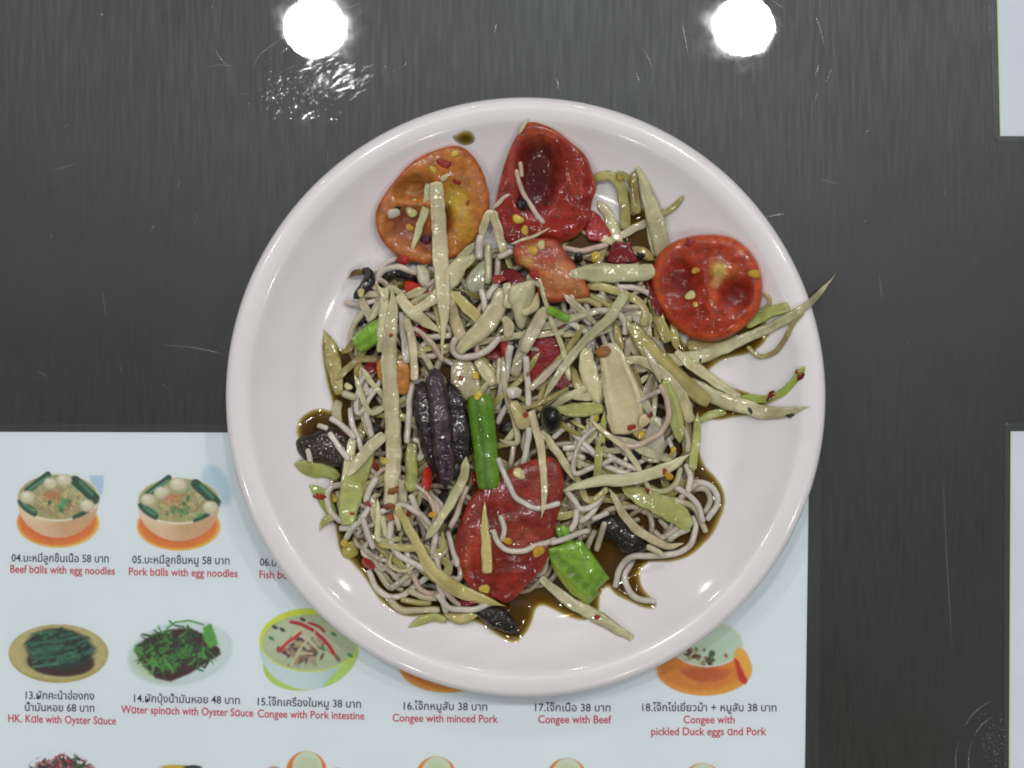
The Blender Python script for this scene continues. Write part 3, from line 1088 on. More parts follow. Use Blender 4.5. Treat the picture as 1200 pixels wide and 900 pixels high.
def lump(name, mat, colr, outline, depth, label, cat, group=None, feats=(), rim=None, dome=.3, smooth_outline=True, bulge=.12, pct=75,
         flat=False, lift=0.0, rough=.0, nang=72, nring=14, coln=.18, tiltmax=.45, skin=None, spots=(), under=.55, parent=None, rimw=.14, radial=0.0):
    """a chunk with a traced outline: domed or hollowed top, rounded sides, closed underneath; lies on the pile
    feats: (px, py, rx, ry, height_mm, colour or None, colour amount) hollows (negative) and swellings"""
    pts = np.asarray(outline, float)
    if smooth_outline:
        closed = np.vstack([pts, pts[:1]])
        ext = np.vstack([pts[-1:], closed, pts[1:2]])
        c = []
        for i in range(1, len(ext) - 2):
            p0, p1, p2, p3 = ext[i - 1:i + 3]
            q = np.linspace(0, 1, 10, endpoint=False)[:, None]
            c.append(.5 * (2 * p1 + (p2 - p0) * q + (2 * p0 - 5 * p1 + 4 * p2 - p3) * q ** 2 + (3 * p1 - p0 - 3 * p2 + p3) * q ** 3))
        c = np.vstack(c)
    else:
        c = np.vstack([np.linspace(pts[i], pts[(i + 1) % len(pts)], 10, endpoint=False) for i in range(len(pts))])
    cl_ = np.vstack([c, c[:1]])
    s_ = np.r_[0, np.cumsum(np.hypot(*np.diff(cl_, axis=0).T))]
    q = np.linspace(0, s_[-1], nang, endpoint=False)
    ol = np.stack([np.interp(q, s_, cl_[:, 0]), np.interp(q, s_, cl_[:, 1])], 1)
    size = math.sqrt(abs(np.sum(ol[:, 0] * np.roll(ol[:, 1], -1) - ol[:, 1] * np.roll(ol[:, 0], -1))) / 2)
    ph = random.uniform(0, 40)
    cen = ol.mean(0)
    if rough:
        for i in range(nang):
            d = ol[i] - cen
            ol[i] = cen + d * (1 + rough * nz3(ol[i][0] / (size * .22), ol[i][1] / (size * .22), ph))
    dm = depth * .001
    # resting plane
    zg = .02
    a0 = b0 = c0 = 0.0
    for it in range(2):
        k = K0 * (H - zg - dm) / H
        px_, py_ = GXX / k + 600, 450 - GYY / k
        m_ = inside(ol, px_, py_)
        hx, hy, hz = GXX[m_], GYY[m_], HM[m_]
        mx, my = hx.mean(), hy.mean()
        if len(hz) > 12:
            A = np.stack([np.ones_like(hx), hx - mx, hy - my], 1)
            sol = np.linalg.lstsq(A, hz, rcond=None)[0]
            b0, c0 = np.clip(sol[1], -tiltmax, tiltmax), np.clip(sol[2], -tiltmax, tiltmax)
        if flat:
            b0 = c0 = 0.0
        a0 = np.percentile(hz - b0 * (hx - mx) - c0 * (hy - my), pct) + lift * .001
        zg = a0
    base = np.array(colr, float)
    rimc = np.array(rim if rim is not None else colr, float)
    skc = np.array(skin if skin is not None else rimc * .9, float)
    vs, cl = [], []

    def world(p_, h):
        zz_ = zg + h
        for _ in range(2):
            k_ = K0 * (H - zz_) / H
            X, Y = (p_[0] - 600) * k_, (450 - p_[1]) * k_
            zz_ = a0 + b0 * (X - mx) + c0 * (Y - my) + h
        return (X, Y, zz_)

    def topz(p_, tt):
        h = dm * (1 - .12 * max(0.0, (tt - .8) / .2) ** 2) + dm * dome * (1 - tt * tt)
        col = base + (rimc - base) * float(np.clip((tt - (1 - rimw)) / (rimw * .6), 0, 1))
        for (fx, fy, rx, ry, hh, fc, fa) in feats:
            g = math.exp(-(((p_[0] - fx) / rx) ** 2 + ((p_[1] - fy) / ry) ** 2) ** 1.7)
            h += hh * .001 * g
            if fc is not None:
                am = min(1.0, g * fa)
                col = col * (1 - am) + np.array(fc) * am
        nn = nz3(p_[0] / 9, p_[1] / 9, ph) * .6 + nz3(p_[0] / 3.5, p_[1] / 3.5, ph + 5) * .4
        col = col * (1 + coln * nn)
        if radial:
            an = math.atan2(p_[1] - cen[1], p_[0] - cen[0])
            col = col * (1 + radial * tt * (nz3(math.cos(an) * 5, math.sin(an) * 5, tt * .7 + ph) + .6 * nz3(math.cos(an) * 12, math.sin(an) * 12, tt + ph)))
        h += dm * .035 * nn
        for (fx, fy, r_, fc) in spots:
            if math.hypot(p_[0] - fx, p_[1] - fy) < r_ * (1 + .3 * nn):
                col = np.array(fc)
        return max(h, dm * .14), np.clip(col, 0, 1)

    h, c_ = topz(cen, 0)
    vs.append(world(cen, h))
    cl.append(c_)
    for i in range(1, nring + 1):
        tt = (i / nring) ** .9
        for j in range(nang):
            p_ = cen + (ol[j] - cen) * tt
            h, c_ = topz(p_, tt)
            vs.append(world(p_, h))
            cl.append(c_)
    rimh = [topz(ol[j], 1)[0] for j in range(nang)]
    for (sc, hf) in ((1 + bulge * .55, .80), (1 + bulge, .55), (1 + bulge * .6, .28), (.90, .04), (under, 0.0)):
        for j in range(nang):
            p_ = cen + (ol[j] - cen) * 1.0
            d = ol[j] - cen
            dl = np.linalg.norm(d) + 1e-9
            off = (sc - 1) * dm / K0 if sc > 1 else (sc - 1) * dl
            p_ = ol[j] + d / dl * off
            vs.append(world(p_, rimh[j] * hf))
            cl.append(np.clip(skc * (1 + .12 * nz3(ol[j][0] / 6, ol[j][1] / 6, ph + hf)), 0, 1))
    fs = [(0, 1 + j, 1 + (j + 1) % nang) for j in range(nang)]
    R = nring + 5
    for i in range(R - 1):
        for j in range(nang):
            a, b = 1 + i * nang + j, 1 + i * nang + (j + 1) % nang
            fs.append((a, a + nang, b + nang, b))
    cidx = len(vs)
    vs.append(world(cen, 0))
    cl.append(skc)
    for j in range(nang):
        fs.append((1 + (R - 1) * nang + (j + 1) % nang, 1 + (R - 1) * nang + j, cidx))
    V = np.array(vs)
    # orientation: photo y runs down, so ring order may be flipped
    v0, v1, v2 = V[fs[0][0]], V[fs[0][1]], V[fs[0][2]]
    if np.cross(v1 - v0, v2 - v0)[2] < 0:
        fs = [tuple(reversed(f_)) for f_ in fs]
    # update the pile
    k = K0 * (H - zg - dm) / H
    m_ = inside(ol, GXX / k + 600, 450 - GYY / k)
    if m_.any():
        tz = a0 + b0 * (GXX[m_] - mx) + c0 * (GYY[m_] - my)
        pxx, pyy = GXX[m_] / k + 600, 450 - GYY[m_] / k
        hh = np.full(pxx.shape, dm)
        dd = np.hypot(pxx - cen[0], pyy - cen[1])
        hh += dm * dome * np.clip(1 - (dd / (size * .56)) ** 2, 0, 1)
        for (fx, fy, rx, ry, h_, _c, _a) in feats:
            hh += h_ * .001 * np.exp(-(((pxx - fx) / rx) ** 2 + ((pyy - fy) / ry) ** 2))
        HM[m_] = np.maximum(HM[m_], tz + hh)
    org = V[0].copy()
    me = mesh(name, V - org, fs, cl)
    o = link(name, me, mat)
    o.location = org
    o['label'], o['category'] = label, cat
    if group:
        o['group'] = group
    ALL.append(o)
    return o


def dot(px, py, r, colr, name, label, cat, group, mat='seed', aspect=1.0, rot=0.0, depth=None, jag=0.0):
    n = 12
    r = r * .88
    pts = []
    ph = random.uniform(0, 9)
    for i in range(n):
        a = 2 * math.pi * i / n
        q = r * (1 + .16 * math.sin(2 * a + ph) + .10 * math.sin(3 * a + ph * 2) + jag * random.uniform(-1, 1))
        X, Y = q * math.cos(a) * aspect, q * math.sin(a)
        pts.append((px + X * math.cos(rot) - Y * math.sin(rot), py + X * math.sin(rot) + Y * math.cos(rot)))
    return lump(name, M[mat], colr, pts, depth or max(.3, r * .08), label, cat, group, dome=.7, nang=20, nring=5, bulge=.1, pct=85, coln=.25,
                rimw=.3, rim=tuple(np.array(colr) * .85))

# ---------------------------------------------------------------- sauce puddle in the plate
PUDDLES = [
    [(820, 486), (817, 515), (824, 543), (837, 558), (846, 573), (848, 590), (842, 606), (833, 624), (820, 639), (804, 651), (784, 657), (766, 657),
     (753, 663), (749, 676), (753, 690), (765, 701), (769, 709), (754, 709), (738, 703), (722, 696), (711, 686), (702, 700), (702, 715), (697, 721),
     (685, 725), (666, 721), (648, 713), (635, 708), (627, 713), (623, 727), (615, 740), (604, 749), (590, 745), (570, 732), (550, 724),
     (530, 721), (500, 718), (478, 718), (460, 709), (445, 696), (431, 676), (414, 656), (402, 646), (398, 630), (392, 600), (390, 560), (398, 520),
     (392, 480), (382, 440), (378, 400), (384, 396), (400, 410), (420, 400), (440, 360), (470, 330), (520, 320), (580, 300), (640, 290), (690, 262), (706, 276), (722, 282), (742, 266), (756, 262),
     (768, 278), (776, 300), (770, 330), (800, 400), (830, 420), (860, 395), (885, 375), (898, 390), (880, 412), (850, 420), (826, 440), (850, 452), (880, 462), (900, 468), (896, 474), (870, 478), (885, 485), (862, 488), (840, 492)],
    [(352, 512), (350, 498), (358, 486), (372, 479), (386, 482), (397, 492), (402, 510), (396, 528), (372, 526), (358, 522)],
    [(532, 168), (546, 160), (556, 164), (557, 171), (548, 174), (540, 173)],
    [(727, 226), (736, 224), (743, 244), (758, 246), (761, 257), (744, 262), (730, 262)],
    [(340, 505), (346, 504), (346, 510), (341, 510)],
    [(529, 165), (534, 164), (534, 169), (530, 169)],
]
for (x_, y_, r_) in ((372, 470, 2), (366, 455, 1.6), (404, 372, 1.8), (384, 650, 1.8), (392, 668, 1.5), (620, 762, 2), (790, 690, 2), (858, 610, 2), (905, 500, 1.6), (870, 440, 2.2), (815, 245, 1.8), (700, 178, 1.6), (480, 750, 1.8), (455, 735, 1.5)):
    PUDDLES.append([(x_ + r_ * math.cos(k_) * 1.2, y_ + r_ * math.sin(k_)) for k_ in np.linspace(0, 5.6, 8)])
kq = K0 * (H - .0065) / H
PX, PY = GXX / kq + 600, 450 - GYY / kq
msk = np.zeros(GXX.shape)
for poly in PUDDLES:
    c = catmull(poly + poly[:1], len(poly) * 8)
    msk = np.maximum(msk, inside(c, PX, PY).astype(float))
b1 = blur2(msk, 5)
b2 = blur2(msk, 14)
th_ = (b1 - .42) * .0006 + np.clip(b2 - .45, 0, 1) * .0014 * msk
for i in range(3):
    th_ = blur2(th_, 1)
# liquid films drawn up along the strips stay thin
keep = th_ > -.00028
idx = -np.ones(GXX.shape, int)
idx[keep] = np.arange(keep.sum())
zt = plate_top(GXX, GYY) + th_
vs = np.stack([GXX[keep], GYY[keep], zt[keep]], 1)
A, B, C_, D = idx[:-1, :-1], idx[:-1, 1:], idx[1:, 1:], idx[1:, :-1]
ok = (A >= 0) & (B >= 0) & (C_ >= 0) & (D >= 0)
fs = np.stack([A[ok], B[ok], C_[ok], D[ok]], 1).tolist()
me = mesh('sauce_puddle', vs, fs, None, True, {'depth': np.maximum(th_[keep], 0)})
so = link('sauce_puddle', me, M['sauce'])
tag(so, 'brown fish sauce pooled under the noodles on the plate', 'sauce')
HM = np.maximum(HM, np.where(th_ > 0, plate_top(GXX, GYY) + th_ * .3, 0))

# ---------------------------------------------------------------- lower layer, mostly hidden
HEAP = [(425, 330), (470, 300), (540, 300), (600, 290), (680, 280), (730, 270), (762, 300), (770, 370), (800, 410), (815, 450), (810, 520), (825, 570), (825, 605),
        (790, 635), (735, 640), (700, 620), (660, 680), (600, 700), (540, 705), (480, 700), (440, 670), (410, 620), (395, 570), (405, 510), (410, 450), (400, 410), (420, 370)]
lown_cols, lowp_cols = [(.36, .30, .22), (.40, .34, .25), (.30, .24, .15), 'grey'], ['soaked', (.30, .25, .10), 'brown', 'olive']
LOWN = 'sauce stained rice noodle half hidden in the lower layer of the salad'
LOWP = 'olive papaya strip half hidden in the lower layer of the salad'
rr = random.Random(21)


def heap_point():
    while True:
        x, y = rr.uniform(395, 830), rr.uniform(290, 710)
        if inside(HEAP, np.array([x]), np.array([y]))[0]:
            return x, y


def filler(kind, n):
    for _ in range(n):
        x, y = heap_point()
        d = rr.uniform(0, 6.28)
        pts = [(x, y)]
        turn = rr.uniform(-.55, .55)
        for _k in range(rr.randint(4, 8) if kind == 'n' else rr.randint(2, 5)):
            d += turn + rr.uniform(-.35, .35) if kind == 'n' else rr.uniform(-.2, .2)
            nx, ny = x + 26 * math.cos(d), y + 26 * math.sin(d)
            if not inside(HEAP, np.array([nx]), np.array([ny]))[0]:
                d += 1.7
                nx, ny = x + 22 * math.cos(d), y + 22 * math.sin(d)
                if not inside(HEAP, np.array([nx]), np.array([ny]))[0]:
                    break
            x, y = nx, ny
            pts.append((x, y))
        if len(pts) < 3:
            continue
        if kind == 'n':
            strip('n', rr.choice(lown_cols), rr.uniform(7.2, 9.0), pts, LOWN, group='lower layer noodles', stain=.6, sink=.8)
        else:
            strip('p', rr.choice(lowp_cols), [rr.uniform(4, 8), rr.uniform(6, 12), rr.uniform(4, 8)], pts, LOWP,
                  group='lower layer papaya strips', ends=rr.choice(['bp', 'pp', 'bb']), stain=.5, sink=.8)


filler('n', 45)
filler('p', 40)
filler('n', 55)
filler('p', 30)

BLK, PUR, NAVY = (.016, .0125, .011), (.058, .034, .048), (.016, .014, .028)


def crab(w, pts, label, colr=BLK, ends='rr', thick=.75, name='crab_limb', cat='crab piece', **kw):
    return strip('c', colr, w, pts, label, ends, name, thick, group='pieces of black salted crab', cat=cat, mat=M['crab'], stain=.1, power=.9, tint=1, cap=colr, **kw)


# dark crab pieces low in the pile
crab([10, 16, 15, 10], [(447, 330), (457, 320), (472, 319), (490, 328)], 'glossy black crab leg arching under the orange tomato half')
crab([10, 15, 13, 8], [(446, 350), (438, 360), (428, 372), (420, 382)], 'blue black crab claw above the short green bean', NAVY)
crab([14, 30, 34, 22], [(702, 602), (722, 620), (742, 634), (762, 640)], 'wrinkled black crab lump in the sauce at the lower right')
crab([18, 24, 26, 20, 7], [(556, 705), (572, 718), (590, 728), (601, 737), (608, 744)], 'tapering black crab leg in the sauce at the bottom edge')
crab([16, 22, 16], [(445, 662), (468, 668), (497, 674)], 'black crab bit under the curled noodles at lower left')
crab([14, 20, 14], [(520, 664), (528, 670), (535, 668)], 'small black crab bit left of the lower tomato')
crab([20, 26, 18], [(520, 575), (522, 592), (520, 614)], 'dark crab joint below the big purple claw')
crab([16, 24, 18], [(733, 517), (745, 526), (752, 540)], 'black crab chip right under the pale papaya slab')
crab([14, 22, 16], [(672, 545), (680, 552), (688, 560)], 'black crab chip right of the lower tomato')
crab([16, 24, 20], [(398, 447), (408, 456), (418, 464)], 'dark crab chip left of the long pale strip')
crab([14, 20, 16], [(536, 340), (542, 352), (550, 366)], 'black crab chip between the crossing yellow strips')
crab([12, 18, 14], [(436, 495), (440, 505), (442, 515)], 'black crab chip behind the looping noodles')
crab([10, 16, 10], [(585, 505), (595, 500), (606, 492)], 'black crab chip right of the upright green bean')
crab([10, 14, 10], [(603, 400), (606, 408), (606, 414)], 'tiny black crab chip beside the dark red chili')
crab([10, 16, 16], [(655, 440), (662, 455), (672, 462)], 'black shadowed crab chip under the dark red chili')

# ---------------------------------------------------------------- noodles lying low around the edge
N = lambda w, pts, lb, c='white', ends='bb', **kw: strip('n', c, w, pts, lb, ends, **kw)
Q = lambda w, pts, lb, c='pale', ends='pp', **kw: strip('p', c, w, pts, lb, ends, **kw)

N(9, [(698, 622), (692, 632), (687, 645)], 'short greyish noodle sunk in sauce beside the large bean', 'grey')
N(9, [(709, 612), (704, 628), (698, 645)], 'second greyish noodle sunk in sauce beside the large bean', 'grey')
N(9.5, [(742, 656), (736, 665), (732, 676), (735, 690), (746, 701), (768, 705)], 'hooked noodle ending lowest at the right sauce edge')
N(9.5, [(811, 605), (815, 620), (808, 638), (793, 648), (768, 651), (743, 652), (728, 664), (720, 688)], 'long S shaped noodle along the right sauce edge')
N(9.5, [(808, 566), (828, 567), (838, 578), (840, 592), (828, 609)], 'outermost looped noodle at the right sauce edge')
N(9, [(812, 573), (826, 573), (832, 585), (825, 602)], 'inner looped noodle beside the outermost right loop', 'grey')
N(9, [(796, 585), (806, 575), (818, 566)], 'short noodle under the right hand loops', 'grey')
N(9, [(778, 585), (798, 588), (815, 598), (827, 624)], 'noodle bending down beside the pale green slab', 'whitegrn')
N(9, [(790, 570), (808, 581), (819, 596), (824, 612)], 'noodle bending down just above the pale green slab')
N(9, [(767, 622), (775, 630), (790, 622), (800, 616)], 'curled noodle in sauce below the pale green slab', 'grey')
N(9, [(758, 640), (770, 646), (778, 652)], 'short noodle end tucked into the long S shaped noodle', 'whitegrn')
N(9, [(783, 633), (795, 625), (808, 620)], 'greenish noodle piece right below the pale green slab', 'grey')
N(9.5, [(432, 668), (440, 687), (453, 699), (471, 698), (490, 684), (505, 674)], 'noodle forming the outer lower left curve')
N(9, [(418, 622), (430, 645), (443, 664), (457, 682), (472, 692)], 'long noodle running down the lower left edge', 'whitegrn')
N(9, [(428, 640), (437, 660), (447, 676), (458, 690)], 'grey noodle just inside the lower left edge', 'grey')
N(10, [(456, 702), (466, 712), (482, 716), (515, 714)], 'lowest horizontal noodle at the bottom left', 'whitegrn')
N(9, [(470, 702), (488, 706), (505, 707)], 'thin sauced noodle above the lowest horizontal one', 'olive')
N(10, [(478, 692), (493, 698), (513, 702)], 'short horizontal noodle near the bottom left', 'whitegrn')
N(9, [(460, 676), (476, 671), (490, 674)], 'flattened grey noodle over the black crab bit', 'grey')
Q([6, 10, 10, 8], [(478, 735), (494, 728), (509, 723), (523, 727)], 'small green papaya piece lying lowest on the plate', 'green', 'pb')
Q([8, 13, 10], [(520, 720), (536, 724), (560, 722)], 'soaked papaya scrap at the bottom under the noodles', 'olive')
Q([12, 22, 14], [(396, 560), (384, 553), (345, 543)], 'yellow green papaya wedge sticking out at the left', 'green', 'bp')
Q([10, 15, 12], [(363, 568), (377, 580), (392, 606)], 'green papaya tip with a red fleck at the left edge', 'lime', 'pb')
Q([4, 10, 10], [(374, 622), (380, 611), (393, 604)], 'small translucent green scrap at the far left edge', 'green', 'pb')
Q([3, 14, 19, 16, 10], [(379, 386), (386, 402), (390, 420), (394, 440), (398, 462)], 'sauce soaked papaya point at the upper left edge', 'olive', 'pb', stain=.7)
Q([6, 10, 8], [(400, 414), (410, 408), (416, 396)], 'brown soaked scrap joined beside the left papaya point', 'soaked')
N(9, [(432, 360), (419, 374), (412, 386), (411, 400)], 'greenish noodle above the short green bean', 'whitegrn')
N(8, [(404, 354), (420, 356), (434, 354), (448, 347)], 'noodle poking out at the upper left edge', 'white')
N(7, [(448, 346), (439, 361), (431, 376)], 'thin noodle over the blue black crab claw')
N(9.5, [(466, 302), (452, 309), (443, 322)], 'short noodle end below the orange tomato half')
N(9.5, [(488, 320), (467, 313), (450, 316), (438, 331), (424, 352)], 'long noodle arching over the black crab leg')
N(9, [(420, 425), (423, 438), (421, 462), (422, 480), (430, 500), (436, 515)], 'noodle hanging straight left of the long pale strip', 'whitegrn')
N(9.5, [(440, 432), (429, 450), (429, 485), (436, 512)], 'noodle hanging close left of the long pale strip')
N(9, [(411, 478), (413, 498), (423, 524), (433, 548), (450, 563)], 'long noodle swinging under the ribbon on the left')
Q([10, 12, 10], [(398, 470), (394, 485), (398, 495)], 'clear scrap at the left over the sauce blob', 'whitegrn', 'bb')

# papaya and noodles at the top right
Q([10, 13, 13, 14], [(697, 208), (713, 206), (726, 216), (732, 238), (733, 268)], 'arched papaya strip right of the deep red tomato', 'olive', 'bb', stain=.5)
Q([8, 9, 8], [(723, 203), (738, 210), (742, 225), (742, 252)], 'narrow sauced strip inside the upper right arch', 'soaked', 'bb', stain=.6)
Q([4, 8, 6], [(802, 230), (790, 242), (774, 252)], 'small papaya tip pointing up right behind the tall strip', 'olive', 'rb')
Q([7, 9, 8], [(760, 262), (764, 280), (767, 300)], 'narrow papaya strip under the tall upper right strip', 'pale', 'bb')
Q([10, 14, 14], [(702, 236), (713, 253), (726, 286)], 'blunt papaya strip between the arch and the red chili', 'pale', 'rb')
Q([10, 10], [(727, 276), (758, 260)], 'short papaya strip bridging the arch and the tall strip', 'whitegrn', 'bb')
Q([5, 9, 9], [(682, 271), (700, 278), (719, 285)], 'thin papaya strip crossing below the red chili', 'cream', 'bb')
N(9, [(658, 290), (684, 294), (712, 286)], 'pale noodle right of the red tomato wedge', 'pink')
Q([10, 14, 10], [(735, 290), (752, 296), (768, 305)], 'soaked scrap left of the round tomato half', 'soaked')
Q([9, 12, 11], [(745, 200), (743, 218), (746, 250)], 'soaked strip behind the tall upper right strip', 'soaked', 'rb', stain=.7)
Q([6, 12, 18, 21, 20, 18], [(747, 196), (754, 213), (763, 240), (769, 262), (774, 285), (779, 303)], 'broad tall papaya strip leaning at the upper right', 'pale', 'bb')

# right hand spears
Q([16, 24, 20], [(806, 405), (832, 402), (866, 394)], 'brown soaked papaya under the round tomato half', 'soaked', 'bp', stain=.8)
Q([5, 6, 5], [(893, 343), (902, 350), (898, 360), (884, 366)], 'tiny looped thread right of the round tomato half', 'olive')
Q([12, 14, 12], [(874, 380), (900, 367), (924, 360)], 'short green strip right below the round tomato half', 'green', 'bb', stain=.5)
Q([5, 6, 7, 6, 5], [(941, 366), (928, 381), (915, 405), (902, 416), (888, 416), (876, 406)], 'thin looped thread hanging below the long right spear', 'olive', 'bb')
Q([18, 17, 15, 12, 13, 8, 2], [(775, 424), (810, 419), (843, 410), (877, 395), (912, 379), (944, 359), (980, 321)],
  'long papaya spear crossing the plate rim at the right', 'pale', 'bp', zs=(0, 0, 0, 0, 0, 1, 3))
Q([6, 10, 10], [(815, 497), (830, 488), (850, 481)], 'green strip in sauce under the right spears', 'green', 'pb')
Q([8, 9, 10, 10, 9, 9, 8], [(840, 466), (868, 468), (895, 468), (913, 462), (927, 450), (937, 437), (943, 430)],
  'curved green spear ending in a hook near the right rim', 'lime', 'br', stain=.25)
Q([14, 18, 18, 17, 14, 3], [(790, 446), (812, 452), (845, 468), (878, 478), (912, 484), (949, 477)],
  'long horizontal papaya spear with dark marks at the right', 'pale', 'bp')

# ---------------------------------------------------------------- middle of the pile
rr = random.Random(5)
lown_cols, lowp_cols = ['white', 'grey', 'white', 'pink'], ['olive', 'soaked', 'pale', 'whitegrn']
HEAP = [(405, 560), (470, 540), (530, 600), (545, 690), (500, 706), (455, 692), (425, 650), (402, 615)]
filler('n', 26)
filler('p', 6)
HEAP = [(655, 345), (750, 345), (795, 430), (800, 540), (740, 565), (670, 560), (650, 480)]
filler('n', 14)
filler('p', 12)
HEAP = [(420, 330), (520, 315), (540, 420), (480, 470), (420, 500), (405, 440)]
filler('n', 14)
filler('p', 8)
N(9, [(660, 525), (682, 525), (699, 535), (711, 547), (737, 556)], 'noodle swinging right from beside the lower tomato')
N(9, [(666, 501), (681, 517), (697, 533)], 'straight noodle descending left of the green thread')
N(8.5, [(712, 533), (727, 541), (746, 551)], 'short noodle below the black crab chip on the right')
N(8.5, [(666, 539), (674, 533), (685, 537)], 'small noodle hump right of the lower tomato')
N(9, [(798, 548), (791, 568), (772, 576), (756, 570)], 'noodle curling left below the right papaya spear', 'whitegrn')
N(9, [(804, 544), (809, 560), (805, 577)], 'short upright noodle right of the papaya spear tip')
N(9, [(710, 570), (702, 588), (690, 604), (680, 612)], 'noodle falling towards the large bean piece')
N(9, [(664, 575), (674, 588), (681, 597), (695, 593), (708, 577)], 'noodle bowed like a cup right of the lower tomato')
N(9, [(676, 597), (674, 612), (668, 622)], 'short noodle above the large bean piece')
N(8, [(694, 608), (713, 601)], 'small white noodle stub over the black crab lump')
Q([8, 9, 8], [(800, 465), (802, 480), (803, 500)], 'noodle sized strip under the right spears', 'whitegrn')
N(8, [(801, 500), (806, 515), (805, 530)], 'grey noodle behind the pointed green strip', 'grey')
Q([10, 22, 28, 26, 16], [(728, 570), (748, 580), (772, 590), (793, 602), (808, 618)], 'broad flat pale green papaya slab at lower right', 'green', 'pb', thick=.15, stain=.1)
Q([6, 10, 11, 10, 4], [(714, 572), (727, 597), (743, 617), (763, 632), (783, 640), (803, 637)], 'curved papaya strip bowing below the pale green slab', 'cream', 'pp')
N(9.5, [(402, 568), (388, 571), (383, 586), (389, 602), (404, 612), (418, 615)], 'noodle curled into a ring at the left edge')
N(9, [(396, 576), (398, 590), (401, 604)], 'noodle inside the curled ring at the left edge', 'grey')
N(9, [(398, 619), (414, 617), (427, 605), (433, 592)], 'noodle closing the ring below the green wedge')
N(9, [(442, 560), (434, 572), (428, 588)], 'short noodle right of the broad green strip')
N(9, [(425, 607), (431, 626), (437, 643)], 'short blunt noodle right below the ring', 'white')
N(9, [(405, 632), (412, 620), (418, 612)], 'stub of noodle under the ring')
Q([7, 8, 9, 8], [(447, 580), (438, 583), (438, 600), (445, 620), (455, 640)], 'thin strip bent over at its top on the left', 'cream')
N(9, [(448, 605), (452, 625), (460, 638)], 'noodle beside the blunt end of the long pale strip', 'pale')
N(10, [(481, 580), (490, 600), (503, 620)], 'straight noodle below the big purple claw')
N(9, [(475, 640), (478, 655), (480, 672)], 'upright noodle in the lower left tangle')
N(9, [(508, 633), (512, 658), (514, 683), (523, 718)], 'noodle running down to the bottom edge')
N(9, [(525, 623), (530, 643), (536, 664)], 'short noodle left of the lower tomato')
N(9, [(510, 672), (520, 690), (533, 706), (550, 712)], 'noodle slipping under the long curved strip at the bottom', 'pink')
N(9, [(513, 697), (526, 712), (545, 715), (563, 712), (576, 706)], 'noodle bowed under the point of the long curved strip')
N(9.5, [(458, 612), (457, 634), (466, 650), (484, 660), (503, 670)], 'thick noodle crossing the lower left tangle')
Q([3, 4, 4, 4, 3], [(460, 646), (457, 662), (466, 668), (478, 668), (489, 661)], 'thread curled into a small hook at lower left', 'cream')
N(9, [(548, 570), (541, 585), (534, 604), (528, 618)], 'noodle left of the lower tomato shoulder', 'pink')
N(8, [(485, 514), (494, 518)], 'stub of noodle under the straight one left of the claw')
N(8.5, [(489, 540), (494, 528), (492, 520)], 'short noodle tucked under the purple claw')
Q([12, 15, 14, 13], [(483, 520), (482, 545), (481, 575)], 'pale green upright strip left of the purple claw', 'green', 'bb')
Q([10, 11, 10], [(468, 560), (472, 580), (474, 605)], 'narrow strip right of the long pale strip end', 'whitegrn')
N(10, [(482, 449), (480, 472), (478, 497), (477, 519)], 'straight upright noodle left of the purple claw')

# upper middle tangle
N(9, [(689, 345), (712, 358), (725, 366)], 'noodle under the yellow arch near the tomato wedge', 'olive')
N(9, [(672, 352), (690, 352), (704, 360)], 'soaked noodle right below the tomato wedge', 'olive')
N(9, [(670, 345), (673, 362), (692, 380)], 'noodle dropping from the tomato wedge')
Q([10, 10, 9], [(740, 366), (752, 378), (762, 392)], 'grey strip in the right tangle', 'grey')
Q([8, 10, 8], [(718, 374), (724, 392), (728, 415)], 'soaked upright strip in the right tangle', 'soaked')
Q([6, 8, 6], [(738, 395), (735, 410), (732, 425)], 'dark strip above the pale papaya slab', 'grey')
Q([10, 20, 18], [(734, 432), (750, 428), (768, 418)], 'pale green slab piece right of the big pale slab', 'whitegrn', 'bb', thick=.25)
Q([5, 7, 6], [(738, 453), (750, 448), (762, 438)], 'thin bent strip right of the big pale slab', 'pale')
Q([10, 17, 16], [(768, 438), (759, 462), (752, 488)], 'translucent strip right of the big pale slab', 'grey', 'bb')
Q([12, 24, 24], [(772, 490), (768, 510), (762, 540)], 'translucent clear slab above the right papaya spear', 'grey', 'bb', thick=.2)
N(10, [(697, 372), (712, 364), (724, 368), (732, 380), (732, 392)], 'noodle humped above the big pale slab')
N(9.5, [(654, 389), (676, 374), (697, 365), (712, 364)], 'noodle leading up to the hump', 'white')
N(9.5, [(640, 367), (662, 376), (690, 391)], 'straight noodle right of the small green bean sliver')
Q([10, 11, 11, 9, 9], [(689, 334), (713, 338), (735, 346), (751, 356), (757, 368), (754, 382)], 'yellow papaya strip arching from the tomato wedge', 'yellow', 'bb')
N(8.5, [(724, 336), (743, 337), (761, 345), (780, 361)], 'white noodle ending on the round tomato half')
Q([11, 15, 13], [(763, 350), (773, 377), (783, 400)], 'glassy strip left of the round tomato half', 'olive', 'bb')
Q([8, 11, 9], [(786, 378), (791, 394), (793, 412)], 'small strip below the round tomato half', 'olive')
Q([5, 7, 6], [(762, 380), (761, 392), (763, 404)], 'thin upright strip in the right tangle', 'pale')
Q([10, 22, 25, 22, 16], [(734, 375), (753, 400), (777, 427), (801, 450), (830, 472)], 'wide glossy olive strip slanting down the right side', 'olive', 'pb', stain=.45)
Q([8, 14, 13, 7], [(792, 412), (810, 428), (836, 446), (867, 465)], 'straight papaya spear pointing down right', 'pale', 'bb')
Q([9, 12, 13, 14, 12], [(726, 422), (748, 422), (769, 431), (788, 449), (800, 468), (809, 494)], 'cream strip arching right of the big pale slab', 'cream', 'bb')
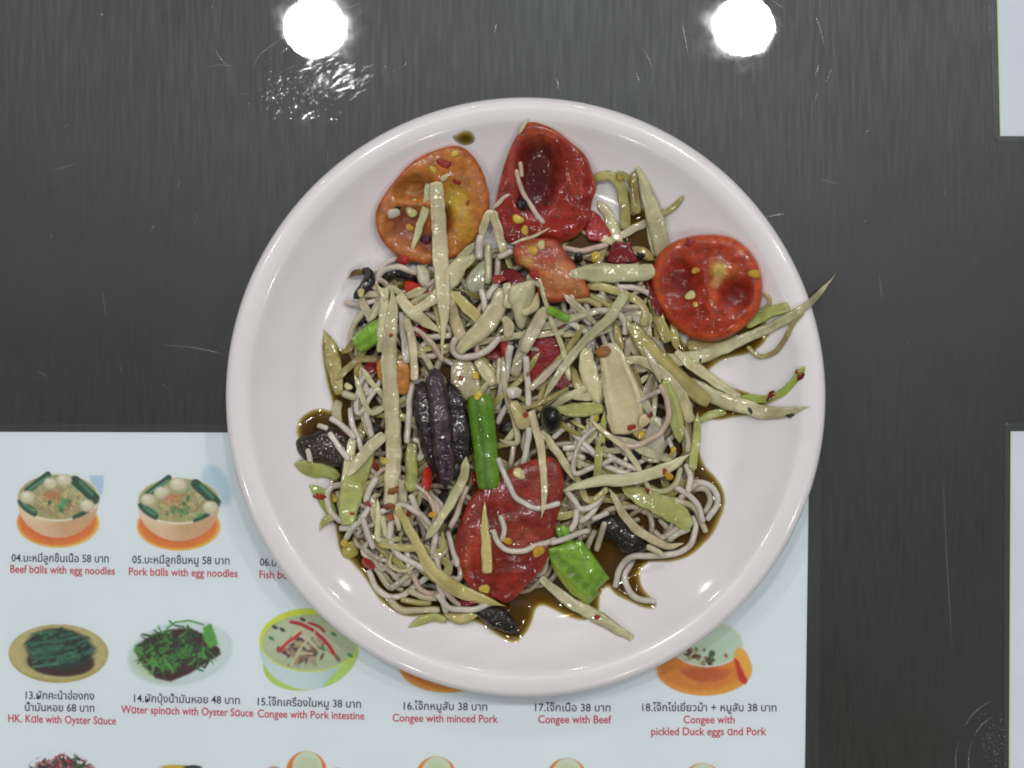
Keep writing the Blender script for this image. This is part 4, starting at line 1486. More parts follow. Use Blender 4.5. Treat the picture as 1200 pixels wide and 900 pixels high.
Q([9, 16, 17, 12], [(780, 446), (787, 472), (793, 497), (797, 519)], 'pointed pale green strip hanging right', 'green', 'bp', stain=.1)
Q([4, 10, 11, 11], [(818, 483), (816, 512), (811, 550)], 'pointed upright strip at the right sauce edge', 'green', 'pb', stain=.15)

# centre
Q([12, 16, 16], [(560, 422), (570, 436), (579, 450)], 'cream strip stub above the upright green bean', 'cream', 'bb')
lump('papaya_strip', M['papaya'], (.40, .33, .18), [(530, 425), (548, 420), (560, 440), (562, 462), (540, 470), (530, 455)], 1.4,
     'clear brownish papaya flake above the upright green bean', 'papaya strip', 'papaya strips in the salad', dome=.2)
N(9, [(517, 420), (508, 440), (505, 455)], 'greyish noodle above the purple claw', 'grey')
N(9, [(586, 420), (585, 435), (584, 450)], 'short flat noodle above the green bean', 'pale')
N(11, [(599, 405), (595, 425), (591, 445), (581, 480)], 'thick noodle right of the upright green bean')
N(9, [(598, 470), (590, 482), (582, 496)], 'noodle just right of the green bean top')
Q([10, 14, 12], [(616, 395), (611, 415), (603, 440)], 'translucent strip left of the dark red chili', 'grey', 'bb')
N(9, [(637, 474), (655, 464), (676, 461)], 'soft grey noodle below the dark red chili', 'grey')
Q([8, 12, 10], [(669, 428), (676, 448), (686, 470)], 'olive strip left of the big pale slab', 'olive')
N(9.5, [(620, 501), (618, 520), (612, 545)], 'upright noodle above the lower tomato')
N(8, [(603, 520), (600, 535), (597, 548)], 'grey noodle left above the lower tomato', 'grey')
Q([7, 9, 8], [(607, 497), (598, 512), (585, 526)], 'short yellow strip right of the upright green bean', 'pale')
N(9, [(648, 513), (658, 504), (668, 498)], 'short noodle under the green yellow strip')
Q([8, 10, 10, 4], [(635, 505), (645, 518), (657, 537), (678, 567)], 'slanting strip passing right of the lower tomato', 'pale', 'bp')
Q([4, 5], [(668, 492), (690, 505)], 'thin threads under the big pale slab', 'olive')

# ---------------------------------------------------------------- chillies
RED, DRED, BRED = (.36, .010, .008), (.17, .008, .010), (.45, .022, .010)
CH = 'red chili pieces'


def chili(outline, label, colr=RED, depth=1.1, **kw):
    return lump('chili_piece', M['chili'], colr, outline, depth, label, 'chili', CH, dome=.5, coln=.45, rough=.05, nang=48, nring=8,
                skin=tuple(np.array(colr) * .8), rim=tuple(np.array(colr) * 1.1), **kw)


chili([(686, 246), (700, 250), (708, 262), (716, 276), (703, 282), (690, 280), (684, 262)], 'bright red chili piece right below the deep red tomato')
chili([(717, 287), (724, 282), (732, 286), (738, 283), (742, 295), (747, 306), (730, 309), (713, 307)], 'dark red ragged chili above the horizontal papaya slab', DRED)
chili([(474, 331), (486, 331), (497, 338), (504, 344), (500, 355), (487, 363), (478, 350)], 'bright red chili sheet left of the hero papaya strip', BRED, .8)
chili([(632, 386), (645, 392), (660, 401), (656, 408), (664, 415), (657, 428), (646, 440), (626, 447), (616, 440), (618, 418), (624, 402)],
      'big dark red chili piece in the centre of the pile', (.24, .009, .010))
chili([(650, 440), (664, 436), (670, 446), (660, 456), (650, 452)], 'red chili corner peeping out under the pinkish strip', DRED)
chili([(569, 417), (580, 408), (591, 414), (591, 421), (578, 421)], 'small red chili under the looping noodle in the middle', DRED)
chili([(585, 400), (592, 398), (594, 414), (588, 416)], 'narrow red chili between the garlic and noodle loop', RED)
chili([(497, 551), (503, 547), (507, 560), (502, 578), (496, 577), (494, 562)], 'red chili strip left beside the purple claw bottom', BRED)
chili([(553, 555), (558, 553), (560, 566), (555, 569)], 'red chili sliver left of the upright bean bottom', RED)
chili([(424, 657), (430, 653), (439, 664), (436, 667), (427, 664)], 'red chili bit at the lower left edge', RED)
chili([(538, 700), (549, 697), (558, 706), (550, 710), (540, 710)], 'red chili under the tip of the long curved strip', DRED)
chili([(392, 505), (402, 509), (410, 520), (402, 522), (394, 514)], 'dark red chili behind the crab carapace', DRED)
chili([(434, 537), (438, 538), (444, 550), (440, 551)], 'thin red chili between noodle and long pale strip', RED)
chili([(757, 326), (766, 322), (772, 345), (776, 368), (768, 366), (760, 345)], 'red chili edge under the round tomato half', DRED)
chili([(428, 429), (436, 424), (443, 430), (436, 438), (430, 438)], 'small red chili left of the orange piece', DRED)
chili([(487, 385), (497, 378), (502, 388), (496, 395), (488, 393)], 'dark red chili bit under the crossing strips at upper left', DRED)
chili([(645, 378), (656, 374), (664, 380), (655, 386), (646, 384)], 'small dark red chili bit above the big central chili', DRED)

# ---------------------------------------------------------------- tomatoes
TM = 'tomato pieces'
lump('tomato_wedge', M['tomato'], (.48, .14, .05), [(603, 290), (620, 282), (650, 282), (664, 300), (680, 320), (689, 340), (688, 348), (665, 352), (642, 353), (633, 345), (620, 318), (606, 308)],
     6, 'small orange pink tomato wedge below the deep red tomato', 'tomato', TM, dome=.35,
     feats=[(640, 297, 22, 12, -1.0, (.35, .05, .025), .9), (660, 325, 18, 14, 1.2, (.58, .24, .10), .9), (618, 306, 8, 6, 0, (.50, .30, .06), .8),
            (680, 342, 8, 10, 0, (.42, .20, .04), .6)], rim=(.40, .07, .03), skin=(.32, .03, .015), pct=60)
lump('tomato_half', M['tomato'], (.27, .022, .012), [(621, 143), (636, 146), (653, 154), (670, 168), (682, 178), (689, 188), (694, 203), (698, 214), (698, 224), (694, 234), (691, 250), (686, 263), (677, 275),
                                                     (660, 284), (640, 288), (615, 287), (594, 282), (582, 262), (581, 240), (586, 214), (592, 191), (600, 170), (609, 154)],
     6.5, 'deep red hollow tomato piece standing topmost on the plate', 'tomato', TM, dome=.05,
     feats=[(632, 196, 22, 34, -6.5, (.085, .014, .012), 1.0), (626, 226, 20, 24, -4.0, (.075, .010, .013), .9), (676, 215, 12, 26, 1.2, (.36, .045, .025), .8),
            (636, 158, 24, 10, .8, (.42, .075, .03), .9), (655, 262, 34, 16, 1.0, (.36, .03, .02), .7), (600, 200, 7, 40, .8, (.36, .06, .035), .6),
            (688, 217, 3, 5, -1.5, (.16, .01, .01), .8)],
     rim=(.40, .085, .04), skin=(.30, .03, .015), pct=60, rimw=.06, radial=.25, bulge=.04)
lump('tomato_half', M['tomato'], (.50, .17, .035), [(530, 171), (543, 174), (553, 182), (563, 197), (570, 216), (573, 237), (570, 257), (563, 272), (548, 290), (530, 302), (508, 309), (482, 306), (463, 297), (449, 283),
                                                    (442, 267), (441, 249), (448, 233), (463, 212), (480, 193), (497, 182), (512, 176)],
     6.5, 'orange tomato half with yellow inside at the upper left', 'tomato', TM, dome=.05,
     feats=[(485, 222, 22, 13, -6.0, (.36, .13, .03), .95), (478, 264, 26, 22, -5.0, (.26, .06, .03), .95), (532, 235, 17, 20, -2.5, (.52, .33, .03), .95),
            (543, 258, 10, 26, 1.0, (.55, .30, .025), .8), (545, 275, 14, 12, .5, (.45, .24, .03), .7), (512, 200, 22, 10, .6, (.48, .15, .03), .7),
            (522, 258, 8, 16, -4.5, (.20, .03, .02), .9), (505, 285, 18, 12, -4.0, (.19, .035, .025), .9), (458, 250, 8, 18, .5, (.50, .16, .05), .7)],
     rim=(.46, .10, .025), skin=(.44, .07, .015), pct=60, rimw=.08, radial=.2, bulge=.05)
lump('tomato_half', M['tomato'], (.37, .032, .009), [(766, 333), (768, 313), (775, 298), (790, 286), (810, 279), (833, 277), (855, 280), (872, 291), (884, 306), (890, 325), (891, 345), (886, 362), (875, 378), (858, 390),
                                                     (838, 397), (820, 396), (803, 390), (786, 376), (773, 355)],
     9, 'round red tomato half with cut face up at the right', 'tomato', TM, dome=.05,
     feats=[(798, 332, 20, 26, -3.6, (.19, .013, .006), .95), (864, 345, 18, 17, -4.2, (.15, .010, .006), .95), (850, 366, 22, 10, -.8, (.38, .045, .012), .6), (812, 372, 22, 10, -1.0, (.34, .03, .01), .6),
            (843, 317, 11, 11, 1.4, (.56, .40, .10), 1.0), (838, 333, 7, 6, .8, (.58, .38, .16), .7), (835, 352, 7, 20, 1.0, (.52, .085, .03), .8), (862, 318, 14, 8, .3, (.52, .12, .04), .7),
            (826, 296, 34, 10, -.4, (.36, .06, .02), .5)],
     rim=(.50, .075, .018), skin=(.50, .055, .012), pct=55, rimw=.16, radial=.35)
# orange piece under the long pale strip
lump('tomato_sliver', M['tomato'], (.52, .20, .045), [(443, 424), (455, 416), (468, 418), (478, 428), (480, 448), (474, 462), (462, 458), (450, 450), (443, 440)], 3.0,
     'orange tomato sliver peeping out behind the long pale strip', 'tomato', TM, dome=.3, pct=70)

# ---------------------------------------------------------------- top layer
rr = random.Random(77)
LOWN = 'thin stained rice noodle tangled among the papaya in the middle of the pile'
LOWP = 'thin olive papaya shred tangled among the noodles in the middle of the pile'
HEAP = [(450, 345), (530, 320), (600, 300), (680, 345), (740, 340), (770, 400), (790, 460), (790, 540), (740, 560), (690, 590), (640, 520), (600, 540), (560, 590), (500, 670),
        (450, 650), (420, 590), (430, 480), (440, 400)]
filler('p', 30)
filler('n', 7)
Q([10, 22, 23, 22, 18], [(668, 321), (690, 320), (720, 320), (748, 319), (766, 316)], 'horizontal pale green papaya slab left of the round tomato half', 'pale', 'bb', thick=.25, stain=.12)
Q([6, 10, 10], [(583, 252), (572, 250), (563, 280)], 'strip end between the two upper tomatoes', 'cream', 'bp')
N(11, [(564, 276), (562, 288), (561, 303)], 'short thick noodle right below the orange tomato half')
Q([8, 10, 10], [(556, 284), (544, 298), (531, 314)], 'strip end below the orange tomato half right corner', 'pale', 'pb')
N(11, [(573, 285), (572, 305), (572, 332)], 'upright noodle in the gap under the two upper tomatoes', 'whitegrn')
N(9, [(584, 302), (583, 318), (581, 334)], 'thin upright noodle left of the small tomato wedge', 'grey')
N(10, [(585, 326), (578, 338), (571, 350)], 'slanting noodle left of the garlic chunk')
lump('papaya_strip', M['papaya'], (.36, .36, .24), [(546, 330), (556, 314), (568, 306), (569, 322), (566, 338), (552, 342)], 1.8,
     'clear greenish papaya wedge below the orange tomato half', 'papaya strip', 'papaya strips in the salad', dome=.4)
N(9, [(564, 339), (567, 352), (569, 368)], 'short noodle left beside the garlic chunk')
Q([10, 12, 10], [(579, 250), (584, 272), (591, 296)], 'flat blunt strip left on the deep red tomato edge', 'cream', 'bb')
N(9, [(584, 301), (592, 298), (600, 294)], 'short white noodle stub left of the small tomato wedge')
Q([6, 10, 12, 11], [(475, 347), (487, 344), (500, 339)], 'thin cream strip over the bright red chili sheet', 'cream', 'bp')
Q([8, 20, 24, 16, 12, 11], [(556, 300), (540, 310), (529, 323), (516, 343), (500, 356), (484, 366)], 'forked yellowish strip crossing behind the hero strip', 'pale', 'bb')
Q([10, 14, 12], [(527, 340), (545, 358), (568, 380)], 'yellow strip slanting down right from the hero strip', 'yellow', 'pb', stain=.12)
Q([13, 16, 16], [(527, 352), (534, 378), (543, 402)], 'wide cream strip below the hero strip', 'cream', 'bb')
N(10.5, [(534, 396), (531, 408), (538, 417), (553, 418), (572, 410), (585, 395)], 'noodle looping under the thick yellow strip')
Q([17, 22, 23, 20, 12], [(590, 340), (581, 362), (566, 384), (551, 398), (537, 412)], 'thick pale yellow strip sloping in the centre', 'cream', 'bb', stain=.10)
Q([10, 12, 12], [(594, 332), (597, 345), (595, 360)], 'cream chunk beside the garlic', 'cream', 'bb')
lump('garlic_clove', M['garlic'], (.56, .51, .32), [(600, 336), (612, 332), (625, 329), (626, 345), (621, 362), (614, 384), (606, 380), (602, 366), (597, 350)], 4.0,
     'pale crushed garlic chunk in the middle beside the small tomato wedge', 'garlic', 'garlic bits', dome=.5, rough=.04)
lump('garlic_clove', M['garlic'], (.60, .51, .30), [(612, 364), (620, 360), (629, 343), (632, 350), (631, 361), (623, 367), (614, 370)], 2.0,
     'small garlic bit stuck on the right of the garlic chunk', 'garlic', 'garlic bits', dome=.5)
lump('garlic_clove', M['garlic'], (.56, .52, .38), [(488, 313), (496, 312), (503, 320), (503, 332), (496, 336), (490, 328)], 2.5,
     'small translucent garlic bit left of the hero strip', 'garlic', 'garlic bits', dome=.5)
Q([8, 14, 12], [(590, 372), (596, 382), (596, 395)], 'garlicky scrap below the thick yellow strip', 'cream', 'bb')
Q([14, 17, 13], [(640, 362), (626, 385), (614, 412)], 'translucent strip right of the garlic chunk', 'whitegrn', 'bb')
N(10, [(616, 418), (618, 445), (619, 476)], 'upright noodle over the left of the big dark red chili')
Q([13, 13, 11, 10, 6], [(733, 345), (714, 372), (691, 394), (663, 427), (636, 468)], 'long straight strip slanting over the big dark red chili', 'whitegrn', 'bp')
Q([5, 9, 7], [(660, 420), (640, 438), (622, 456)], 'pinkish strip lying along the dark red chili', 'pink', 'pb')
Q([12, 15, 12], [(595, 462), (603, 459), (610, 461)], 'blunt pale block right of the green bean', 'white', 'bb')
Q([9, 17, 18, 12], [(653, 478), (668, 480), (684, 480), (706, 478)], 'green yellow strip end left of the pale slab', 'green', 'bb', stain=.15)
lump('papaya_strip', M['papaya'], (.48, .40, .18), [(597, 474), (606, 470), (614, 480), (624, 488), (620, 500), (608, 502), (602, 490)], 2.2,
     'brownish stained scrap in the middle right of the green bean', 'papaya strip', 'papaya strips in the salad', dome=.5, spots=[(616, 486, 4, (.30, .05, .02))])
Q([16, 22, 20, 8], [(686, 408), (689, 430), (696, 455), (702, 474)], 'left lobe of pale papaya beside the big slab', 'cream', 'rp', thick=.3, stain=.08)
Q([24, 34, 42, 48, 46], [(713, 404), (719, 425), (726, 450), (732, 475), (736, 505)], 'biggest pale papaya slab right of the centre', 'cream', 'bb', thick=.13, stain=.10, nseg=24)
Q([10, 14, 12, 6], [(760, 486), (756, 492), (750, 500)], 'small cream curl at the lower right of the big slab', 'cream', 'rb')
Q([4, 8, 10, 10, 9], [(709, 482), (706, 505), (702, 535), (699, 562)], 'narrow upright yellow green strip with black mark in the middle right', 'green', 'pb', stain=.15)
Q([5, 7, 7, 6, 2], [(690, 490), (712, 510), (733, 526), (748, 549), (760, 573), (766, 588)], 'thin cream thread slanting across the right spear', 'cream', 'pp')
Q([3, 10, 14, 15, 15, 14, 3], [(654, 577), (675, 570), (705, 563), (735, 562), (762, 556), (787, 545), (810, 531)], 'long papaya spear lying across the lower right', 'pale', 'pp', stain=.12)
Q([9, 14, 15, 9], [(634, 677), (664, 703), (696, 721), (741, 748)], 'papaya strip jutting out over the bottom right of the plate', 'pale', 'bb', stain=.25)

# crab claw, carapace and bean pieces
claw_a = crab([18, 24, 26, 24, 16], [(494, 447), (497, 472), (502, 502), (509, 532), (516, 557)], 'ridged left half of the big purple black claw', (.030, .020, .026), ridges=.12, name='crab_claw')
claw_c = crab([16, 26, 30, 28, 16], [(522, 446), (532, 470), (536, 500), (536, 530), (527, 562)], 'black right flank of the big purple claw', (.024, .018, .022), ridges=.12, name='crab_claw')
claw_b = crab([20, 23, 24, 24, 22, 12], [(509, 432), (512, 456), (516, 485), (519, 515), (522, 545), (522, 572)], 'big ridged purple black crab claw upright in the pile', PUR, ridges=.14, name='crab_claw')
claw = tag(empty('crab_claw', claw_b.location), 'big ridged purple black crab claw upright in the pile left of the green bean', 'crab claw', 'pieces of black salted crab')
for o in (claw_a, claw_b, claw_c):
    for k_ in ('label', 'category', 'group'):
        del o[k_]
    o.name = 'shell_segment'
    o.parent = claw
    o.location = Vector(o.location) - Vector(claw.location)
    ALL.remove(o)
claw_b['label'] = 'dull purple middle ridge of the claw'
lump('crab_shell', M['crab'], (.050, .034, .026), [(347, 518), (356, 511), (368, 507), (384, 500), (398, 504), (409, 512), (409, 526), (405, 544), (392, 546), (380, 543), (362, 541), (351, 530)], 4.5,
     'fuzzy dark brown crab carapace at the left edge', 'crab shell', 'pieces of black salted crab', dome=.5, rough=.05, coln=.5,
     feats=[(400, 508, 10, 8, .5, (.05, .008, .008), .8)], pct=60)
crab([5, 12, 15, 12, 9], [(420, 321), (430, 318), (433, 328), (424, 340), (415, 350)], 'hooked crab leg joint at the upper left edge', (.018, .020, .016))
crab([2, 7, 9], [(407, 327), (415, 320), (425, 318)], 'brown crab leg tip poking out at the upper left', (.16, .10, .03), ends='pr')
BN = 'green bean pieces'


def bean(w, pts, label, colr, **kw):
    return strip('b', colr, w, pts, label, 'bb', 'green_bean', .85, group=BN, cat='green bean', mat=M['bean'], stain=.08, power=.85,
                 tint=1, nseg=30, ridges=.055, **kw)


bean([24, 27, 26], [(418, 405), (432, 395), (452, 382)], 'short bright green bean chunk at the upper left', (.21, .42, .035), cap=(.42, .50, .20))
bean([31, 30, 28, 27], [(562, 464), (565, 495), (569, 530), (573, 572)], 'upright dark green bean piece left of centre', (.11, .26, .018), cap=(.40, .42, .12))
bean([10, 10], [(642, 362), (654, 368), (666, 374)], 'sliver of green bean below the small tomato wedge', (.19, .40, .03))
bean([16, 18], [(657, 617), (662, 630), (668, 645)], 'green bean end peeping above the white noodle on the lower tomato', (.19, .38, .03))
gf = [(650 + 9.5 * i, 652 + 9.0 * i, 6, 6, -.9, (.07, .15, .012), .55) for i in range(6)]
gf += [(648 + 6.5 * i, 668 + 6.8 * i, 6, 6, -.5, (.38, .38, .05), .6) for i in range(6)]
gf += [(668, 646, 8, 6, .3, (.26, .44, .05), .5), (690, 668, 9, 9, .6, (.24, .42, .04), .5), (706, 676, 5, 9, -.2, (.12, .20, .02), .6), (690, 703, 6, 6, -.6, (.30, .36, .12), .6)]
lump('green_bean', M['bean'], (.19, .36, .03), [(642, 643), (660, 638), (681, 633), (697, 654), (714, 678), (700, 690), (701, 697), (689, 711), (668, 694), (650, 670), (645, 655)], 6.0,
     'large split green bean piece at the lower right', 'green bean', BN, dome=.25, feats=gf, smooth_outline=False, coln=.22, pct=55, rimw=.05, bulge=.06, rough=.02,
     skin=(.16, .30, .03), nring=20, nang=96)

# ribbon and leaf at the left, long strips on top
Q([10, 24, 29, 28, 18], [(436, 520), (424, 545), (414, 572), (409, 595), (409, 614)], 'broad pale green papaya strip at the left of the pile', 'green', 'pb', thick=.22, stain=.08)
Q([10, 11, 9], [(414, 515), (409, 540), (404, 572)], 'yellowish strip at the left flank of the broad green strip', 'cream', 'bb')
Q([13, 14, 14, 6], [(450, 510), (432, 526), (419, 541), (406, 560)], 'ribbon of papaya folding over the broad green strip', 'pale', 'bp', thick=.2)
N(9.5, [(387, 490), (402, 500), (415, 514)], 'noodle end lying over the crab carapace')
N(9, [(386, 507), (396, 522), (408, 540)], 'lower noodle end lying over the crab carapace')
N(8, [(361, 526), (363, 534), (364, 541)], 'short cut noodle bit on the crab carapace')
N(8, [(373, 498), (379, 500), (384, 502)], 'tiny noodle bit at the edge of the sauce blob')
N(11, [(402, 460), (410, 463), (418, 466)], 'noodle stub at the left below the dark chip', 'whitegrn')
Q([8, 9, 9, 9], [(443, 420), (421, 422), (406, 432), (394, 446)], 'brown soaked strip curving at the left under the bean chunk', 'soaked', 'bp', stain=.5)
Q([9, 13, 13, 10], [(452, 338), (450, 362), (448, 390), (446, 412)], 'pale strip just left of the long pale strip top', 'pale', 'bb', stain=.1)
Q([8, 9, 9], [(470, 366), (473, 398), (476, 425)], 'whitish strip right of the long pale strip top', 'white', 'bb')
Q([9, 11, 10], [(477, 372), (483, 402), (486, 445)], 'cream strip standing parallel right of the long pale strip', 'cream', 'bb')
Q([12, 14, 13, 3], [(467, 346), (482, 364), (499, 378), (518, 390)], 'spear shaped strip crossing right of the long pale strip', 'cream', 'bp', stain=.1)
Q([2, 6, 6], [(440, 332), (447, 342), (452, 352)], 'small tip at the top of the long pale strip', 'cream', 'pb')
Q([5, 13, 17, 18, 19, 20, 20, 19, 17, 14], [(459, 333), (460, 352), (458, 380), (456, 410), (456, 440), (459, 475), (461, 510), (461, 545), (458, 575), (457, 594)],
  'long upright pale strip running down the left of the pile', 'pale', 'pb', thick=.24, stain=.06)
Q([9, 10, 9, 3], [(503, 216), (500, 238), (491, 268), (481, 298)], 'thin strip lying on the orange tomato half beside the hero strip', 'pale', 'bp', stain=.35)
Q([2, 6, 6], [(528, 201), (523, 206), (517, 211)], 'small translucent tip on the orange tomato half', 'pale', 'pb')
Q([16, 18, 19, 20, 20, 18, 11, 4, 3], [(511, 214), (513, 240), (515, 268), (516, 295), (518, 320), (520, 347), (520, 372), (519, 397), (518, 424)],
  'wide pale strip hanging from the orange tomato half into the pile', 'pale', 'bp', thick=.26, stain=.06)
Q([10, 11, 12, 14, 17, 17, 12, 2], [(466, 594), (477, 616), (490, 638), (500, 659), (516, 677), (538, 692), (562, 701), (593, 711)],
  'long curved strip sweeping under the lower tomato to a point', 'yellow', 'bp', stain=.10, thick=.3)
Q([9, 12, 12, 11, 12], [(547, 535), (544, 556), (533, 580), (516, 608), (499, 632)], 'curved strip joining the sweeping strip from the claw', 'pale', 'pp', stain=.12)

# lower tomato and what lies on it
lump('tomato_half', M['tomato'], (.22, .020, .010), [(640, 537), (654, 544), (659, 560), (658, 582), (651, 612), (643, 645), (632, 668), (616, 686), (596, 706), (584, 703), (566, 694), (550, 684), (537, 662),
                                                     (535, 637), (541, 610), (555, 582), (573, 567), (592, 556), (614, 545)],
     5, 'big dark red tomato piece at the bottom of the pile', 'tomato', TM, dome=.30,
     feats=[(625, 585, 22, 14, -.9, (.30, .05, .03), .6), (612, 630, 24, 16, -.7, (.34, .075, .04), .6), (560, 640, 14, 30, .8, (.38, .035, .015), .7), (600, 600, 10, 8, -.8, (.20, .015, .01), .6),
            (590, 680, 20, 14, -.4, (.28, .02, .012), .5), (575, 610, 10, 18, -1.2, (.13, .012, .008), .7), (635, 565, 14, 8, -.8, (.30, .075, .04), .7), (602, 660, 26, 6, -1.0, (.15, .014, .009), .7), (548, 655, 6, 26, .5, (.42, .07, .02), .7)],
     rim=(.30, .03, .012), skin=(.28, .025, .010), pct=70, rimw=.08, tiltmax=.2, radial=.25, rough=.03, coln=.32)
N(8.5, [(584, 537), (592, 557), (602, 579), (616, 591), (634, 595), (656, 590)], 'bent noodle lying across the lower tomato top')
N(8, [(587, 604), (591, 619), (588, 634)], 'short noodle in the middle of the lower tomato')
N(8.5, [(578, 621), (585, 637), (598, 646), (617, 644), (635, 637), (652, 632)], 'curved noodle lying across the lower tomato middle')
N(8.5, [(645, 636), (665, 630), (690, 621)], 'noodle leading from the lower tomato over the large bean')
Q([8, 11, 9, 8, 2], [(622, 482), (630, 510), (636, 545), (638, 580), (634, 609)], 'pointed strip hanging down over the lower tomato', 'cream', 'bp', stain=.1)
Q([2, 9, 13, 13], [(568, 587), (568, 612), (570, 645), (571, 671)], 'upright spike shaped strip lying on the lower tomato', 'yellow', 'pb', stain=.1)
# thin things on the upper tomatoes
N(7.5, [(605, 199), (609, 218), (617, 233), (627, 248), (637, 262)], 'bent noodle lying on the deep red tomato', 'pink')
N(6.5, [(609, 190), (611, 198), (612, 207)], 'tiny noodle bit on the deep red tomato', 'pink')
Q([2, 4, 5, 3], [(645, 266), (630, 275), (612, 282), (597, 286)], 'thin thread at the foot of the deep red tomato', 'cream', 'pp')
Q([2, 5, 6], [(603, 224), (590, 232), (577, 246)], 'thread on the left edge of the deep red tomato', 'pink', 'pp')
Q([3, 6, 5], [(620, 138), (613, 148), (607, 158)], 'pale fibre at the tip of the deep red tomato', 'cream', 'pp')
crab([8, 13, 10], [(607, 232), (612, 240), (616, 246)], 'tiny black crab chip on the deep red tomato')
lump('olive_bead', M['crab'], (.010, .010, .010), [(636, 480), (643, 477), (652, 480), (657, 491), (652, 503), (643, 507), (636, 499), (634, 489)], 5,
     'round black crab bead in the centre right of the bean', 'crab bit', 'pieces of black salted crab', dome=.6)

# ---------------------------------------------------------------- seeds and flakes
SD = 'yellow chili seeds'
YE, PY, OY = (.55, .40, .04), (.58, .50, .22), (.55, .30, .03)
for (x, y, r, c, lb) in (
        (533, 180, 5.5, YE, 'yellow seed at the top of the orange tomato half'),
        (508, 199, 5.5, YE, 'round yellow seed upper middle of the orange tomato half'),
        (482, 249, 6.5, PY, 'pale seed left of the strip on the orange tomato half'),
        (480, 267, 5, OY, 'lower yellow seed on the orange tomato half'),
        (486, 237, 4, PY, 'sliver of seed under the pale one on the orange tomato half'),
        (478, 288, 4, YE, 'small seed near the lower edge of the orange tomato half'),
        (607, 257, 6.5, YE, 'yellow seed on the lower left of the deep red tomato'),
        (615, 270, 5.5, YE, 'flat yellow seed below the other on the deep red tomato'),
        (623, 293, 7.5, OY, 'fat orange seed on the small tomato wedge'),
        (634, 287, 6, PY, 'pale seed beside the fat orange seed'),
        (698, 301, 7, YE, 'yellow seed left of the dark ragged chili'),
        (809, 346, 6, PY, 'white seed in the left hollow of the round tomato half'),
        (815, 357, 4.5, YE, 'yellow seed below the white one in the round tomato half'),
        (815, 317, 4.5, OY, 'orange seed in the upper left of the round tomato half'),
        (884, 321, 6.5, OY, 'orange seed at the right rim of the round tomato half'),
        (726, 209, 4, YE, 'tiny seed on the arched strip at the upper right'),
        (608, 555, 7, PY, 'pale yellow seed at the top of the lower tomato'),
        (631, 646, 8, OY, 'orange seed under the curved noodle on the lower tomato'),
        (568, 690, 6.5, YE, 'yellow seed at the lower left edge of the lower tomato'),
        (595, 634, 6, OY, 'orange sliver in the middle of the lower tomato'),
        (391, 584, 5, YE, 'yellow seed inside the noodle ring at the left'),
        (404, 637, 5.5, YE, 'yellow seed at the lower left sauce edge'),
        (408, 453, 5, PY, 'pale seed on the dark chip at the left'),
        (423, 343, 5, PY, 'pale seed beside the hooked crab joint'),
        (752, 510, 5, YE, 'yellow seed under the big pale slab'),
        (789, 527, 4.5, YE, 'yellow seed left of the upright strip at the right'),
        (558, 440, 5, YE, 'yellow speck above the upright green bean'),
        (784, 558, 6, OY, 'orange seed under the right papaya spear'),
        (507, 603, 5, OY, 'orange seed below the claw'),
        (699, 490, 4, YE, 'yellow speck left of the big pale slab'),
        (450, 540, 5.5, (.58, .42, .12), 'yellow crumb on the left of the long pale strip'),
        (560, 463, 6, YE, 'yellow crumb on the cut end of the upright bean')):
    dot(x, y, r, c, 'chili_seed', lb, 'seed', SD, aspect=random.uniform(.8, 1.2), rot=random.uniform(0, 3))
lump('chili_seed', M['seed'], (.42, .36, .08), [(402, 642), (412, 634), (419, 642), (419, 650), (411, 655), (403, 652)], 1.0, 'squashed translucent yellow seed skin at the lower left', 'seed', SD, dome=.4)
FL = 'red chili flakes'
RF = (.34, .018, .008)
